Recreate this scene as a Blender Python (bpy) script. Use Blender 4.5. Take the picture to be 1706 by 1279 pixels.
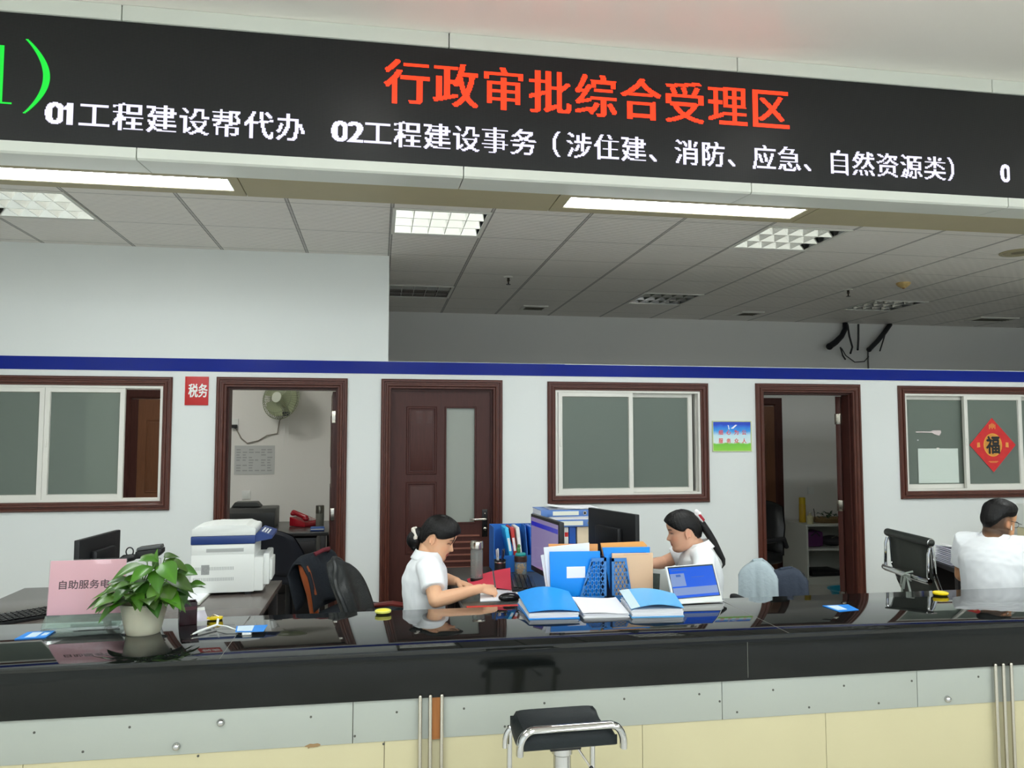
import bpy, bmesh, math, random
import numpy as np
from mathutils import Vector, Matrix
S = bpy.context.scene
for o in list(bpy.data.objects): bpy.data.objects.remove(o)
C = S.collection
PI = math.pi
# ------------------------------------------------------------------ camera, light level
F, YAW, PIT, EYE = 1307.0, math.radians(9.638), math.radians(3.777), 1.58
cam = bpy.data.objects.new('camera', bpy.data.cameras.new('camera')); C.objects.link(cam)
cam.data.sensor_width = 36; cam.data.lens = F / 1706 * 36
cam.data.clip_start = 0.05; cam.data.clip_end = 100
cam.location = (0, 0, EYE); cam.rotation_euler = (PI/2 + PIT, 0, -YAW)
S.camera = cam
W = bpy.data.worlds.new('world'); S.world = W; W.use_nodes = True
W.node_tree.nodes['Background'].inputs[0].default_value = (0.9, 1, 1, 1)
W.node_tree.nodes['Background'].inputs[1].default_value = 0.0
vs = S.view_settings
S.display_settings.display_device = 'sRGB'
vs.view_transform = 'Standard'; vs.look = 'None'; vs.gamma = 1; vs.exposure = 0.07
vs.use_curve_mapping = False
S.cycles.use_denoising = True
S.cycles.max_bounces = 10; S.cycles.diffuse_bounces = 5; S.cycles.glossy_bounces = 5
S.cycles.transmission_bounces = 8; S.cycles.transparent_max_bounces = 8
S.cycles.caustics_reflective = False; S.cycles.caustics_refractive = False
S.cycles.sample_clamp_indirect = 6.0
HALL_LIGHT = 13.5      # ceiling panels of the public hall
DOWN_LIGHT = 30.0      # round downlights in front of the display
ADDED_DAY_LIGHT = 1.15       # glow of unseen panes added behind the camera to brighten the hall
SOFFIT_LIGHT = 29.0    # strip lights in the soffit under the display
ROOM_LIGHT = 48.0      # lamp in the room on the left

# ------------------------------------------------------------------ photo rays -> world points
_cy, _sy, _cp, _sp = math.cos(YAW), math.sin(YAW), math.cos(PIT), math.sin(PIT)
_fw = Vector((_sy*_cp, _cy*_cp, _sp)); _rt = Vector((_cy, -_sy, 0)); _up = _rt.cross(_fw)
def ray(x, y): return _fw + _rt*((x-853)/F) - _up*((y-639.5)/F)
def PY(x, y, Y):
    d = ray(x, y); q = d*(Y/d.y); return Vector((q.x, Y, q.z+EYE))
def PZ(x, y, z):
    d = ray(x, y); q = d*((z-EYE)/d.z); return Vector((q.x, q.y, z))

# ------------------------------------------------------------------ materials
def lin(c):
    return tuple((v/12.92 if v <= 0.04045 else ((v+0.055)/1.055)**2.4) for v in [k/255 for k in c[:3]]) + (1,)
MATS = {}
def mat(name, col, rough=0.5, metal=0.0, spec=0.5, trans=0.0, ior=1.45, alpha=1.0, emit=0.0, var=0.0, vscale=8.0,
        bump=0.0, bscale=60.0, coat=0.0, stretch=None, sheen=0.0, sub=0.0):
    if name in MATS: return MATS[name]
    m = bpy.data.materials.new(name); m.use_nodes = True; nt = m.node_tree; b = nt.nodes['Principled BSDF']
    c = lin(col); b.inputs['Base Color'].default_value = c
    b.inputs['Roughness'].default_value = rough; b.inputs['Metallic'].default_value = metal
    b.inputs['Specular IOR Level'].default_value = spec; b.inputs['IOR'].default_value = ior
    b.inputs['Transmission Weight'].default_value = trans; b.inputs['Alpha'].default_value = alpha
    b.inputs['Coat Weight'].default_value = coat; b.inputs['Coat Roughness'].default_value = 0.06
    if sub:
        b.inputs['Subsurface Weight'].default_value = sub; b.inputs['Subsurface Radius'].default_value = (0.012, 0.005, 0.003)
    if emit:
        b.inputs['Base Color'].default_value = tuple(v*0.06 for v in c[:3])+(1,); b.inputs['Emission Color'].default_value = c; b.inputs['Emission Strength'].default_value = emit
    if var or bump:
        tc = nt.nodes.new('ShaderNodeTexCoord'); mp = nt.nodes.new('ShaderNodeMapping'); nt.links.new(tc.outputs['Object'], mp.inputs[0])
        if stretch: mp.inputs['Scale'].default_value = stretch
    if var:
        n = nt.nodes.new('ShaderNodeTexNoise'); n.inputs['Scale'].default_value = vscale; n.inputs['Detail'].default_value = 4
        nt.links.new(mp.outputs[0], n.inputs['Vector'])
        r = nt.nodes.new('ShaderNodeMix'); r.data_type = 'RGBA'
        r.inputs[6].default_value = tuple(max(0, v*(1-var)) for v in c[:3]) + (1,)
        r.inputs[7].default_value = tuple(min(1, v*(1+var)) for v in c[:3]) + (1,)
        nt.links.new(n.outputs['Fac'], r.inputs[0]); nt.links.new(r.outputs[2], b.inputs['Base Color'])
    if bump:
        n2 = nt.nodes.new('ShaderNodeTexNoise'); n2.inputs['Scale'].default_value = bscale; n2.inputs['Detail'].default_value = 3
        nt.links.new(mp.outputs[0], n2.inputs['Vector'])
        bp = nt.nodes.new('ShaderNodeBump'); bp.inputs['Strength'].default_value = bump; bp.inputs['Distance'].default_value = 0.01
        nt.links.new(n2.outputs['Fac'], bp.inputs['Height']); nt.links.new(bp.outputs[0], b.inputs['Normal'])
    MATS[name] = m
    return m
def attr_mat(name, rough=0.5, sub=0.0, spec=0.4):
    m = bpy.data.materials.new(name); m.use_nodes = True; nt = m.node_tree; b = nt.nodes['Principled BSDF']
    a = nt.nodes.new('ShaderNodeAttribute'); a.attribute_name = 'tint'
    nt.links.new(a.outputs['Color'], b.inputs['Base Color'])
    b.inputs['Roughness'].default_value = rough; b.inputs['Specular IOR Level'].default_value = spec
    if sub:
        b.inputs['Subsurface Weight'].default_value = sub; b.inputs['Subsurface Radius'].default_value = (0.012, 0.005, 0.003)
    return m

wall_m = mat('wall paint', (222, 225, 223), 0.65, var=0.02, vscale=1.2)
back_m = mat('rear wall paint', (234, 232, 227), 0.7, var=0.03, vscale=1.0)
hallceil_m = mat('hall ceiling gloss paint', (248, 243, 236), 0.28, spec=0.5)
hallwall_m = mat('hall wall paint', (225, 222, 212), 0.7)
floor_m = mat('floor tile', (208, 206, 198), 0.25, var=0.08, vscale=3)
wood_m = mat('dark mahogany', (70, 38, 33), 0.42, var=0.32, vscale=14, stretch=(5, 5, 0.5), coat=0.05, spec=0.3)
case_m = mat('mahogany casing', (84, 45, 35), 0.36, var=0.35, vscale=12, stretch=(4, 4, 0.8), coat=0.12, spec=0.4)
woodlight_m = mat('brown door wood', (112, 72, 48), 0.4, var=0.25, vscale=14, stretch=(6, 6, 0.6))
alu_m = mat('white aluminium', (222, 220, 212), 0.35, var=0.03)
chrome_m = mat('chrome', (196, 196, 196), 0.07, 1.0)
steel_m = mat('brushed steel pipe', (196, 190, 178), 0.22, 1.0)
black_m = mat('black plastic', (26, 27, 29), 0.42, var=0.15)
blackgl_m = mat('glossy black plastic', (18, 18, 20), 0.18)
leather_m = mat('black leather', (38, 41, 41), 0.36, bump=0.25, bscale=90)
white_m = mat('white plastic', (232, 234, 230), 0.4, var=0.02)
paper_m = mat('white paper', (236, 236, 240), 0.75, var=0.02)
stripe_m = mat('blue wall tape', (6, 32, 132), 0.14, spec=0.22, var=0.1, vscale=2, bump=0.06, bscale=7)

# ------------------------------------------------------------------ mesh building
class MB:
    def __init__(s): s.bm = bmesh.new(); s.T = Matrix.Identity(4); s.mi = 0
    def _v(s, p): return s.bm.verts.new(s.T @ Vector(p))
    def _f(s, vs):
        try:
            f = s.bm.faces.new(vs); f.material_index = s.mi; return f
        except ValueError: return None
    def box(s, c, d, rot=None, bev=0.0, seg=2):
        hx, hy, hz = d[0]/2, d[1]/2, d[2]/2
        R = rot if rot is not None else Matrix.Identity(3)
        v = [s._v(Vector(c) + R @ Vector((x*hx, y*hy, z*hz))) for x in (-1, 1) for y in (-1, 1) for z in (-1, 1)]
        q = [(0,1,3,2), (4,6,7,5), (0,4,5,1), (2,3,7,6), (0,2,6,4), (1,5,7,3)]
        fs = [s._f([v[i] for i in k]) for k in q]
        if bev:
            es = list({e for f in fs for e in f.edges})
            r = bmesh.ops.bevel(s.bm, geom=es, offset=min(bev, min(d)*0.49), segments=seg, profile=0.6, affect='EDGES')
            for f in r['faces']: f.material_index = s.mi
        return s
    def b2(s, x0, x1, y0, y1, z0, z1, bev=0.0):
        return s.box(((x0+x1)/2, (y0+y1)/2, (z0+z1)/2), (abs(x1-x0), abs(y1-y0), abs(z1-z0)), bev=bev)
    def prism(s, pts, vec, bev=0.0):
        a = [s._v(p) for p in pts]; b = [s._v(Vector(p)+Vector(vec)) for p in pts]; n = len(a)
        fs = [s._f(a[::-1]), s._f(b)] + [s._f([a[i], a[(i+1) % n], b[(i+1) % n], b[i]]) for i in range(n)]
        if bev:
            es = list({e for f in fs if f for e in f.edges})
            bmesh.ops.bevel(s.bm, geom=es, offset=bev, segments=2, profile=0.6, affect='EDGES')
        return s
    def rings(s, R, cap=True, closed=True):
        V = [[s._v(p) for p in r] for r in R]; n = len(V[0])
        for i in range(len(V)-1):
            for j in range(n if closed else n-1):
                s._f([V[i][j], V[i][(j+1) % n], V[i+1][(j+1) % n], V[i+1][j]])
        if cap and closed: s._f(V[0][::-1]); s._f(V[-1])
        return s
    def tube(s, pts, r, n=12, cap=True, flat=1.0, upv=None):
        P = [Vector(p) for p in pts]; k = len(P)
        rr = [r]*k if not hasattr(r, '__len__') else list(r)
        u = None; R = []
        for i in range(k):
            t = (P[min(i+1, k-1)] - P[max(i-1, 0)])
            t = t.normalized() if t.length > 1e-9 else Vector((0, 0, 1))
            if u is None:
                u = Vector(upv) if upv is not None else (Vector((0, 0, 1)) if abs(t.z) < 0.9 else Vector((1, 0, 0)))
            u = (u - t*u.dot(t)); u = u.normalized() if u.length > 1e-6 else t.orthogonal().normalized()
            w = t.cross(u)
            R.append([P[i] + (u*math.cos(2*PI*j/n)*flat + w*math.sin(2*PI*j/n))*rr[i] for j in range(n)])
        return s.rings(R, cap)
    def capsule(s, pts, r, n=12, flat=1.0, upv=None):
        P = [Vector(p) for p in pts]; k = len(P); rr = [r]*k if not hasattr(r, '__len__') else list(r)
        d0 = (P[0]-P[1]).normalized(); d1 = (P[-1]-P[-2]).normalized()
        A, B, ra, rb = [], [], [], []
        for a in (0.995, 0.9, 0.65, 0.35):
            A.append(P[0]+d0*rr[0]*a); ra.append(rr[0]*math.sqrt(1-a*a))
            B.insert(0, P[-1]+d1*rr[-1]*a); rb.insert(0, rr[-1]*math.sqrt(1-a*a))
        return s.tube(A+P+B, ra+rr+rb, n, True, flat, upv)
    def lathe(s, prof, n=24, c=(0, 0, 0), cap=True):
        R = [[Vector(c)+Vector((r*math.cos(2*PI*j/n), r*math.sin(2*PI*j/n), z)) for j in range(n)] for r, z in prof]
        return s.rings(R, cap)
    def ell(s, c, rad, rot=None, n=16, m=10):
        R = rot if rot is not None else Matrix.Identity(3)
        L = []
        for i in range(m+1):
            a = PI*(i+0.02)/(m+0.04)
            L.append([Vector(c)+R @ Vector((rad[0]*math.sin(a)*math.cos(2*PI*j/n), rad[1]*math.sin(a)*math.sin(2*PI*j/n), -rad[2]*math.cos(a))) for j in range(n)])
        return s.rings(L)
    def grid(s, fn, nu, nv):
        V = [[s._v(fn(i/nu, j/nv)) for j in range(nv+1)] for i in range(nu+1)]
        for i in range(nu):
            for j in range(nv): s._f([V[i][j], V[i+1][j], V[i+1][j+1], V[i][j+1]])
        return s
    def frame(s, X0, X1, Z0, Z1, prof, sides='LTRB'):
        # mitred frame in the XZ plane: prof = [(inset, y)] closed cross-section
        def loop(i, y): return [Vector((X0+i, y, Z0+i)), Vector((X0+i, y, Z1-i)), Vector((X1-i, y, Z1-i)), Vector((X1-i, y, Z0+i))]
        if 'B' not in sides:
            def loop(i, y): return [Vector((X0+i, y, Z0)), Vector((X0+i, y, Z1-i)), Vector((X1-i, y, Z1-i)), Vector((X1-i, y, Z0))]
        L = [[s._v(p) for p in loop(i, y)] for i, y in prof]; n = len(L)
        for a in range(4):
            if a == 3 and 'B' not in sides: continue
            b = (a+1) % 4
            for k in range(n): s._f([L[k][a], L[(k+1) % n][a], L[(k+1) % n][b], L[k][b]])
        if 'B' not in sides:
            s._f([l[0] for l in L]); s._f([l[3] for l in L][::-1])
        return s
    def build(s, name, m, parent=None, smooth=35, kind=None):
        bmesh.ops.recalc_face_normals(s.bm, faces=s.bm.faces[:])
        me = bpy.data.meshes.new(name); s.bm.to_mesh(me); s.bm.free()
        for x in (m if isinstance(m, (list, tuple)) else [m]): me.materials.append(x)
        if smooth:
            me.polygons.foreach_set('use_smooth', [True]*len(me.polygons)); me.set_sharp_from_angle(angle=math.radians(smooth))
        o = bpy.data.objects.new(name, me); C.objects.link(o)
        if parent is not None: o.parent = parent
        if kind: o['kind'] = kind
        return o
def tag(o, label, cat, group=None):
    o['label'] = label; o['category'] = cat
    if group: o['group'] = group
    return o
def thing(name, label, cat, loc=(0, 0, 0), rz=0.0, group=None):
    o = bpy.data.objects.new(name, None); C.objects.link(o); o.location = loc; o.rotation_euler = (0, 0, rz)
    o.empty_display_size = 0.05
    return tag(o, label, cat, group)
def struct(name, parent=None):
    o = bpy.data.objects.new(name, None); C.objects.link(o); o['kind'] = 'structure'
    if parent: o.parent = parent
    return o
def dup(root, loc, rz, label, group=None):
    r = root.copy(); C.objects.link(r); r.location = loc; r.rotation_euler = (0, 0, rz); r['label'] = label
    if group: r['group'] = group
    for ch in list(root.children):
        c = ch.copy(); C.objects.link(c); c.parent = r
        for g in list(ch.children):
            d = g.copy(); C.objects.link(d); d.parent = c
    return r
def rotz(a): return Matrix.Rotation(a, 3, 'Z')
def basis(x, y, z): return Matrix((x, y, z)).transposed()
# ------------------------------------------------------------------ writing
def text_mesh(body):
    cu = bpy.data.curves.new('writing', 'FONT'); cu.body = body; cu.resolution_u = 3
    o = bpy.data.objects.new('writing', cu); C.objects.link(o)
    dg = bpy.context.evaluated_depsgraph_get(); dg.update()
    me = bpy.data.meshes.new_from_object(o.evaluated_get(dg))
    co = np.array([v.co[:2] for v in me.vertices]).reshape(-1, 2)
    me.calc_loop_triangles(); tr = np.array([t.vertices[:] for t in me.loop_triangles]).reshape(-1, 3)
    bpy.data.meshes.remove(me); bpy.data.objects.remove(o); bpy.data.curves.remove(cu)
    return co, tr
def text_part(name, body, m, parent, origin, ux, uz, width=None, height=None, lift=0.0, embolden=0.0):
    """flat lettering: origin = lower left corner, ux / uz = unit vectors of the surface, fitted to width and height"""
    co, tr = text_mesh(body)
    lo, hi = co.min(0), co.max(0)
    sx = width/(hi[0]-lo[0]) if width else height/(hi[1]-lo[1]); sz = height/(hi[1]-lo[1]) if height else sx
    n = Vector(ux).cross(Vector(uz)).normalized()
    mb = MB()
    offs = [(0, 0)] if not embolden else [(-embolden, 0), (embolden, 0), (0, embolden), (0, -embolden)]
    for k, (ox, oz) in enumerate(offs):
        vs = [mb._v(Vector(origin)+Vector(ux)*((c[0]-lo[0])*sx+ox)+Vector(uz)*((c[1]-lo[1])*sz+oz)+n*(lift+k*0.00005)) for c in co]
        for t in tr: mb._f([vs[i] for i in t])
    return mb.build(name, m, parent, smooth=0)
def dot_glyph(mb, ch, x0, z0, w, h, Y, nx, nz, bold=1, em=True):
    """one character of a dot-matrix display: lit cells on a nx x nz grid, x0 / z0 = lower left, bold widens the uprights"""
    co, tr = text_mesh(ch)
    if len(co) == 0: return
    lo, hi = (np.array((0, -0.12)), np.array((1, 0.88))) if em else (np.array((0.0, -0.01)), np.array((0.5, 0.70)))
    q = (co-lo)/(hi-lo)
    gx, gz = np.meshgrid((np.arange(nx)+0.5)/nx, (np.arange(nz)+0.5)/nz, indexing='ij')
    lit = np.zeros((nx, nz), bool)
    for t in tr:
        a, b, c = q[t[0]], q[t[1]], q[t[2]]
        d = (b[0]-a[0])*(c[1]-a[1])-(b[1]-a[1])*(c[0]-a[0])
        if abs(d) < 1e-12: continue
        u = ((gx-a[0])*(c[1]-a[1])-(gz-a[1])*(c[0]-a[0]))/d; v = ((b[0]-a[0])*(gz-a[1])-(b[1]-a[1])*(gx-a[0]))/d
        lit |= (u >= -0.02) & (v >= -0.02) & (u+v <= 1.02)
    g = lit.copy()
    for k in range(1, bold+1): g[k:] |= lit[:-k]
    cw, chh = w/nx, h/nz
    for j in range(nz):
        i = 0
        while i < nx:
            if g[i, j]:
                k = i
                while k < nx and g[k, j]: k += 1
                xa, xb, za, zb = x0+i*cw, x0+k*cw, z0+j*chh, z0+(j+1)*chh
                mb._f([mb._v((xa, Y, za)), mb._v((xb, Y, za)), mb._v((xb, Y, zb)), mb._v((xa, Y, zb))])
                i = k
            else: i += 1
# ================================================================== THE SETTING
XL, XR, YH = -4.0, 9.0, -6.5           # hall and office side walls, hall end wall
YP, YR = 5.9, 8.57                     # partition front face, rear wall
ZC, ZH, ZP = 2.93, 3.61, 2.135         # office ceiling, hall ceiling, top of the partition on the right
XE = 0.066                             # where the full height wall ends
YF = 3.843                             # face of the display bulkhead

MB().b2(XL, XR, YH, YR, -0.1, 0).build('floor', floor_m, kind='structure')
MB().b2(XL, XR, YR, YR+0.15, 0, 3.1).build('wall_rear', back_m, kind='structure')
MB().b2(XL-0.15, XL, YH, YR+0.15, 0, 3.8).build('wall_left', wall_m, kind='structure')
MB().b2(XR, XR+0.15, YH, YR+0.15, 0, 3.8).build('wall_right', wall_m, kind='structure')
MB().b2(XL, XR, YH-0.15, YH, 0, 3.8).build('wall_hall', hallwall_m, kind='structure')
MB().b2(XE-0.12, XE, YP+0.12, YR, 0, ZC).build('wall_divider', back_m, kind='structure')
MB().b2(XL, XR, YH, YF, ZH, ZH+0.12).build('ceiling_hall', hallceil_m, kind='structure')
# hall ceiling lamps (public side, above and behind the photographer)
def hall_lamps():
    m = mat('hall lamp diffuser', (242, 252, 255), emit=HALL_LIGHT)
    first = None
    for i, y in enumerate((-4.9, -2.6, -0.3)):
        for j, x in enumerate((-2.4, 0.2, 2.8, 5.4)):
            if first is None:
                t = thing('ceiling_panel_light', 'white square ceiling panel light of the public hall', 'ceiling light', (x, y, ZH), 0, 'ceiling panel lights of the public hall')
                f = MB()
                for q in (-1, 1): f.b2(-0.6, 0.6, q*0.6, q*0.57, -0.03, -0.001); f.b2(q*0.6, q*0.57, -0.57, 0.57, -0.03, -0.001)
                f.build('frame', alu_m, t)
                MB().b2(-0.569, 0.569, -0.569, 0.569, -0.022, -0.002).build('diffuser', m, t)
                first = t
            else:
                r = first.copy(); C.objects.link(r); r.location = (x, y, ZH)
                for ch in list(first.children):
                    c = ch.copy(); C.objects.link(c); c.parent = r
hall_lamps()
def downlights():
    m = mat('downlight diffuser', (255, 253, 244), emit=DOWN_LIGHT); first = None
    for x in (-2.7, -0.1, 2.5, 5.1):
        if first is None:
            t = first = thing('downlight', 'round white downlight in the hall ceiling in front of the display', 'ceiling light', (x, 2.7, ZH), 0, 'downlights in the hall ceiling')
            MB().lathe([(0.11, 0), (0.11, -0.008), (0.09, -0.012), (0.085, -0.003)], 28).build('rim', alu_m, t)
            MB().lathe([(0.086, -0.004), (0.05, -0.005), (0.002, -0.005)], 28).build('diffuser', m, t)
        else: dup(first, (x, 2.7, ZH), 0, first['label'])
downlights()
def added_front_glow():
    w = struct('window_4'); day = mat('added daylight glow', (226, 240, 255), 0.3, emit=ADDED_DAY_LIGHT)  # unseen glowing window, added to brighten the hall ceiling and fascia
    for k in range(6):
        x0 = XL+0.4+2.05*k
        MB().b2(x0, x0+1.9, YH+0.002, YH+0.012, 0.35, 3.0).build('glass_pane', day, w, smooth=0)
        MB().frame(x0-0.05, x0+1.95, 0.30, 3.05, [(0, YH), (0, YH+0.05), (0.05, YH+0.05), (0.05, YH)]).build('frame', alu_m, w)
added_front_glow()

# office ceiling: 0.6 m tiles with embossed faces, open where the louvre lights sit
def tile_material():
    m = bpy.data.materials.new('embossed ceiling tile'); m.use_nodes = True; nt = m.node_tree; b = nt.nodes['Principled BSDF']
    tc = nt.nodes.new('ShaderNodeTexCoord'); sx = nt.nodes.new('ShaderNodeSeparateXYZ'); nt.links.new(tc.outputs['Object'], sx.inputs[0])
    def mth(op, a, bb=None, c=None):
        n = nt.nodes.new('ShaderNodeMath'); n.operation = op
        for k, v in enumerate((a, bb, c)):
            if v is None: continue
            if isinstance(v, (int, float)): n.inputs[k].default_value = v
            else: nt.links.new(v, n.inputs[k])
        return n.outputs[0]
    def line(o, off, w):
        d = mth('ABSOLUTE', mth('SUBTRACT', mth('FRACT', mth('ADD', mth('DIVIDE', mth('SUBTRACT', o, off), 0.6), 0.5)), 0.5))
        return mth('LESS_THAN', d, w/0.6)
    X, Y = sx.outputs[0], sx.outputs[1]
    lx = line(X, XE, 0.012); lx2 = line(X, XE, 0.005); ly = line(Y, 4.63, 0.0045)
    dark = mth('MULTIPLY', mth('MINIMUM', mth('ADD', mth('SUBTRACT', lx, mth('MULTIPLY', lx2, 0.45)), mth('MULTIPLY', ly, 0.65)), 1.0), 0.8)
    cr = nt.nodes.new('ShaderNodeMix'); cr.data_type = 'RGBA'
    cr.inputs[6].default_value = lin((228, 223, 216)); cr.inputs[7].default_value = lin((70, 68, 64))
    nt.links.new(dark, cr.inputs[0]); nt.links.new(cr.outputs[2], b.inputs['Base Color'])
    b.inputs['Roughness'].default_value = 0.42
    # quilted diamonds
    u = mth('MULTIPLY', mth('ADD', X, Y), 2*PI/0.085); v = mth('MULTIPLY', mth('SUBTRACT', X, Y), 2*PI/0.085)
    h = mth('MULTIPLY', mth('ADD', mth('SINE', u), mth('SINE', v)), 0.25)
    bp = nt.nodes.new('ShaderNodeBump'); bp.inputs['Strength'].default_value = 0.55; bp.inputs['Distance'].default_value = 0.006
    nt.links.new(mth('SUBTRACT', h, mth('MULTIPLY', lx, 1.0)), bp.inputs['Height']); nt.links.new(bp.outputs[0], b.inputs['Normal'])
    return m
TX = lambda i: XE + 0.6*i
TY = lambda j: 4.63 + 0.6*j
LIGHT_CELLS = [(-4, 0), (0, 0), (4, 0), (0, 4), (4, 4), (8, 4)]
def office_ceiling():
    mb = MB()
    xs = [XL] + [TX(i) for i in range(-6, 15)] + [XR]; ys = [4.40, 4.63] + [TY(j) for j in range(1, 7)] + [YR]
    for a in range(len(xs)-1):
        for c in range(len(ys)-1):
            cx, cy = (xs[a]+xs[a+1])/2, (ys[c]+ys[c+1])/2
            if any(TX(i) < cx < TX(i+1) and TY(j) < cy < TY(j+1) for i, j in LIGHT_CELLS): continue
            mb._f([mb._v(p) for p in ((xs[a], ys[c], ZC), (xs[a+1], ys[c], ZC), (xs[a+1], ys[c+1], ZC), (xs[a], ys[c+1], ZC))])
    bmesh.ops.remove_doubles(mb.bm, verts=mb.bm.verts[:], dist=1e-4)
    mb.build('ceiling', tile_material(), smooth=0, kind='structure')
    MB().b2(XL, XR, 4.425, YR+0.15, ZC+0.14, ZC+0.2).build('ceiling_slab', back_m, kind='structure')
office_ceiling()

# partition with door and window openings; the part left of XE runs up to the tiles
OPEN = [(-3.7, -1.50, 1.10, 1.955), (-1.085, -0.292, 0, 1.93), (0.082, 0.862, 0, 1.93), (1.325, 2.535, 1.10, 1.955),
        (3.055, 3.85, 0, 1.93), (4.32, 5.92, 1.10, 1.955)]
def partition():
    xs = sorted({XL, XR, XE} | {o[0] for o in OPEN} | {o[1] for o in OPEN}); zs = [0, 1.10, 1.93, 1.955, ZP, ZC]
    L, R = MB(), MB()
    for a in range(len(xs)-1):
        cx = (xs[a]+xs[a+1])/2
        spans = []
        for k in range(len(zs)-1):
            cz = (zs[k]+zs[k+1])/2
            if cz > ZP and cx > XE: continue
            if any(o[0] < cx < o[1] and o[2] < cz < o[3] for o in OPEN): continue
            if spans and abs(spans[-1][1]-zs[k]) < 1e-6: spans[-1][1] = zs[k+1]
            else: spans.append([zs[k], zs[k+1]])
        for z0, z1 in spans: (L if cx < XE else R).b2(xs[a], xs[a+1], YP, YP+0.12, z0, z1)
    L.build('wall_partition', wall_m, smooth=0, kind='structure')
    R.build('wall_partition_low', wall_m, smooth=0, kind='structure')
partition()
for k, (a, b, z0, z1) in enumerate(((XL, 1.415, 2.040, 2.132), (1.415, XR, 2.040, 2.130))):
    MB().b2(a, b, YP-0.004-0.001*k, YP-0.0005, z0, z1).build('trim_%d' % (k+1), stripe_m, kind='structure')
for x, n in ((-2.9, 'wall_room'), (2.78, 'wall_room_middle'), (7.2, 'wall_room_right')):
    if x > 0: MB().b2(x-0.06, x, YP+0.12, YR, 0, ZP-0.01).build(n, back_m, kind='structure')

# bulkhead that carries the LED display: white panels, lower lip, beige soffit
def bulkhead():
    hide = mat('white bulkhead panel', (220, 223, 215), 0.35, var=0.03, vscale=2)
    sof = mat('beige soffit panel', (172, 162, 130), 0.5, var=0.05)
    bs = [XL, -1.13, 0.405, 1.945, 3.50, 5.05, 6.6, 8.1, XR]
    top = [XL, -1.215, 0.329, 1.879, 3.427, 4.97, 6.5, 8.0, XR]
    g = 0.0026
    t = struct('trim_3')
    for a, b in zip(top[:-1], top[1:]): MB().b2(a+g, b-g, YF-0.012, YF+0.03, 3.533, ZH-0.001, 0.003).build('top_panel', hide, t)
    for a, b in zip(bs[:-1], bs[1:]):
        m = MB(); pts = [(a+g, YF-0.012, 2.924), (a+g, YF-0.012, 2.876), (a+g, YF+0.0, 2.868), (a+g, 4.085, 2.888), (a+g, 4.085, 2.91), (a+g, YF+0.03, 2.924)]
        m.prism(pts, (b-a-2*g, 0, 0)).build('lip_panel', hide, t)
    MB().b2(XL, XR, YF+0.031, 4.42, 2.93, ZH+0.1).build('core', mat('dark bulkhead core', (46, 46, 44), 0.7), t)
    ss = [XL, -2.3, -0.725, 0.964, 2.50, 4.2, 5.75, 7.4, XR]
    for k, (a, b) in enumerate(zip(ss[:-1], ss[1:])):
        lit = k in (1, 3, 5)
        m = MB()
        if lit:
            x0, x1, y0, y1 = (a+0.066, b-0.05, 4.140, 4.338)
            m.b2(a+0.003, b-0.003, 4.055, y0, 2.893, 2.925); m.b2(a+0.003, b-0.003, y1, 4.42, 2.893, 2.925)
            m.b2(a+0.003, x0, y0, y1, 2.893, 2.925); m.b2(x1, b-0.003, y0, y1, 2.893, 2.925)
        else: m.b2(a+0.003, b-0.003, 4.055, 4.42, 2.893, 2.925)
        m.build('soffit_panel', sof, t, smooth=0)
    em = mat('soffit light diffuser', (248, 254, 253), emit=SOFFIT_LIGHT)
    names = {1: 'lit white strip light in the soffit below the blank left end of the display', 3: 'lit white strip light in the soffit at the centre, above the twin-monitor desk', 5: 'lit white strip light in the soffit over the man at the desk'}
    for k in (1, 3, 5):
        a, b = ss[k], ss[k+1]; x0, x1 = a+0.068, b-0.052
        q = thing('strip_light', names[k], 'ceiling light', ((x0+x1)/2, 4.239, 2.897), 0, 'strip lights in the soffit')
        h = (x1-x0)/2
        MB().b2(-h+0.006, h-0.006, -0.091, 0.091, 0.0, 0.012).build('diffuser', em, q)
        f = MB(); f.b2(-h, h, -0.0965, -0.0915, -0.002, 0.015); f.b2(-h, h, 0.0915, 0.0965, -0.002, 0.015); f.b2(-h, -h+0.005, -0.0915, 0.0915, -0.002, 0.015); f.b2(h-0.005, h, -0.0915, 0.0915, -0.002, 0.015)
        f.build('frame', alu_m, q)
bulkhead()

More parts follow.
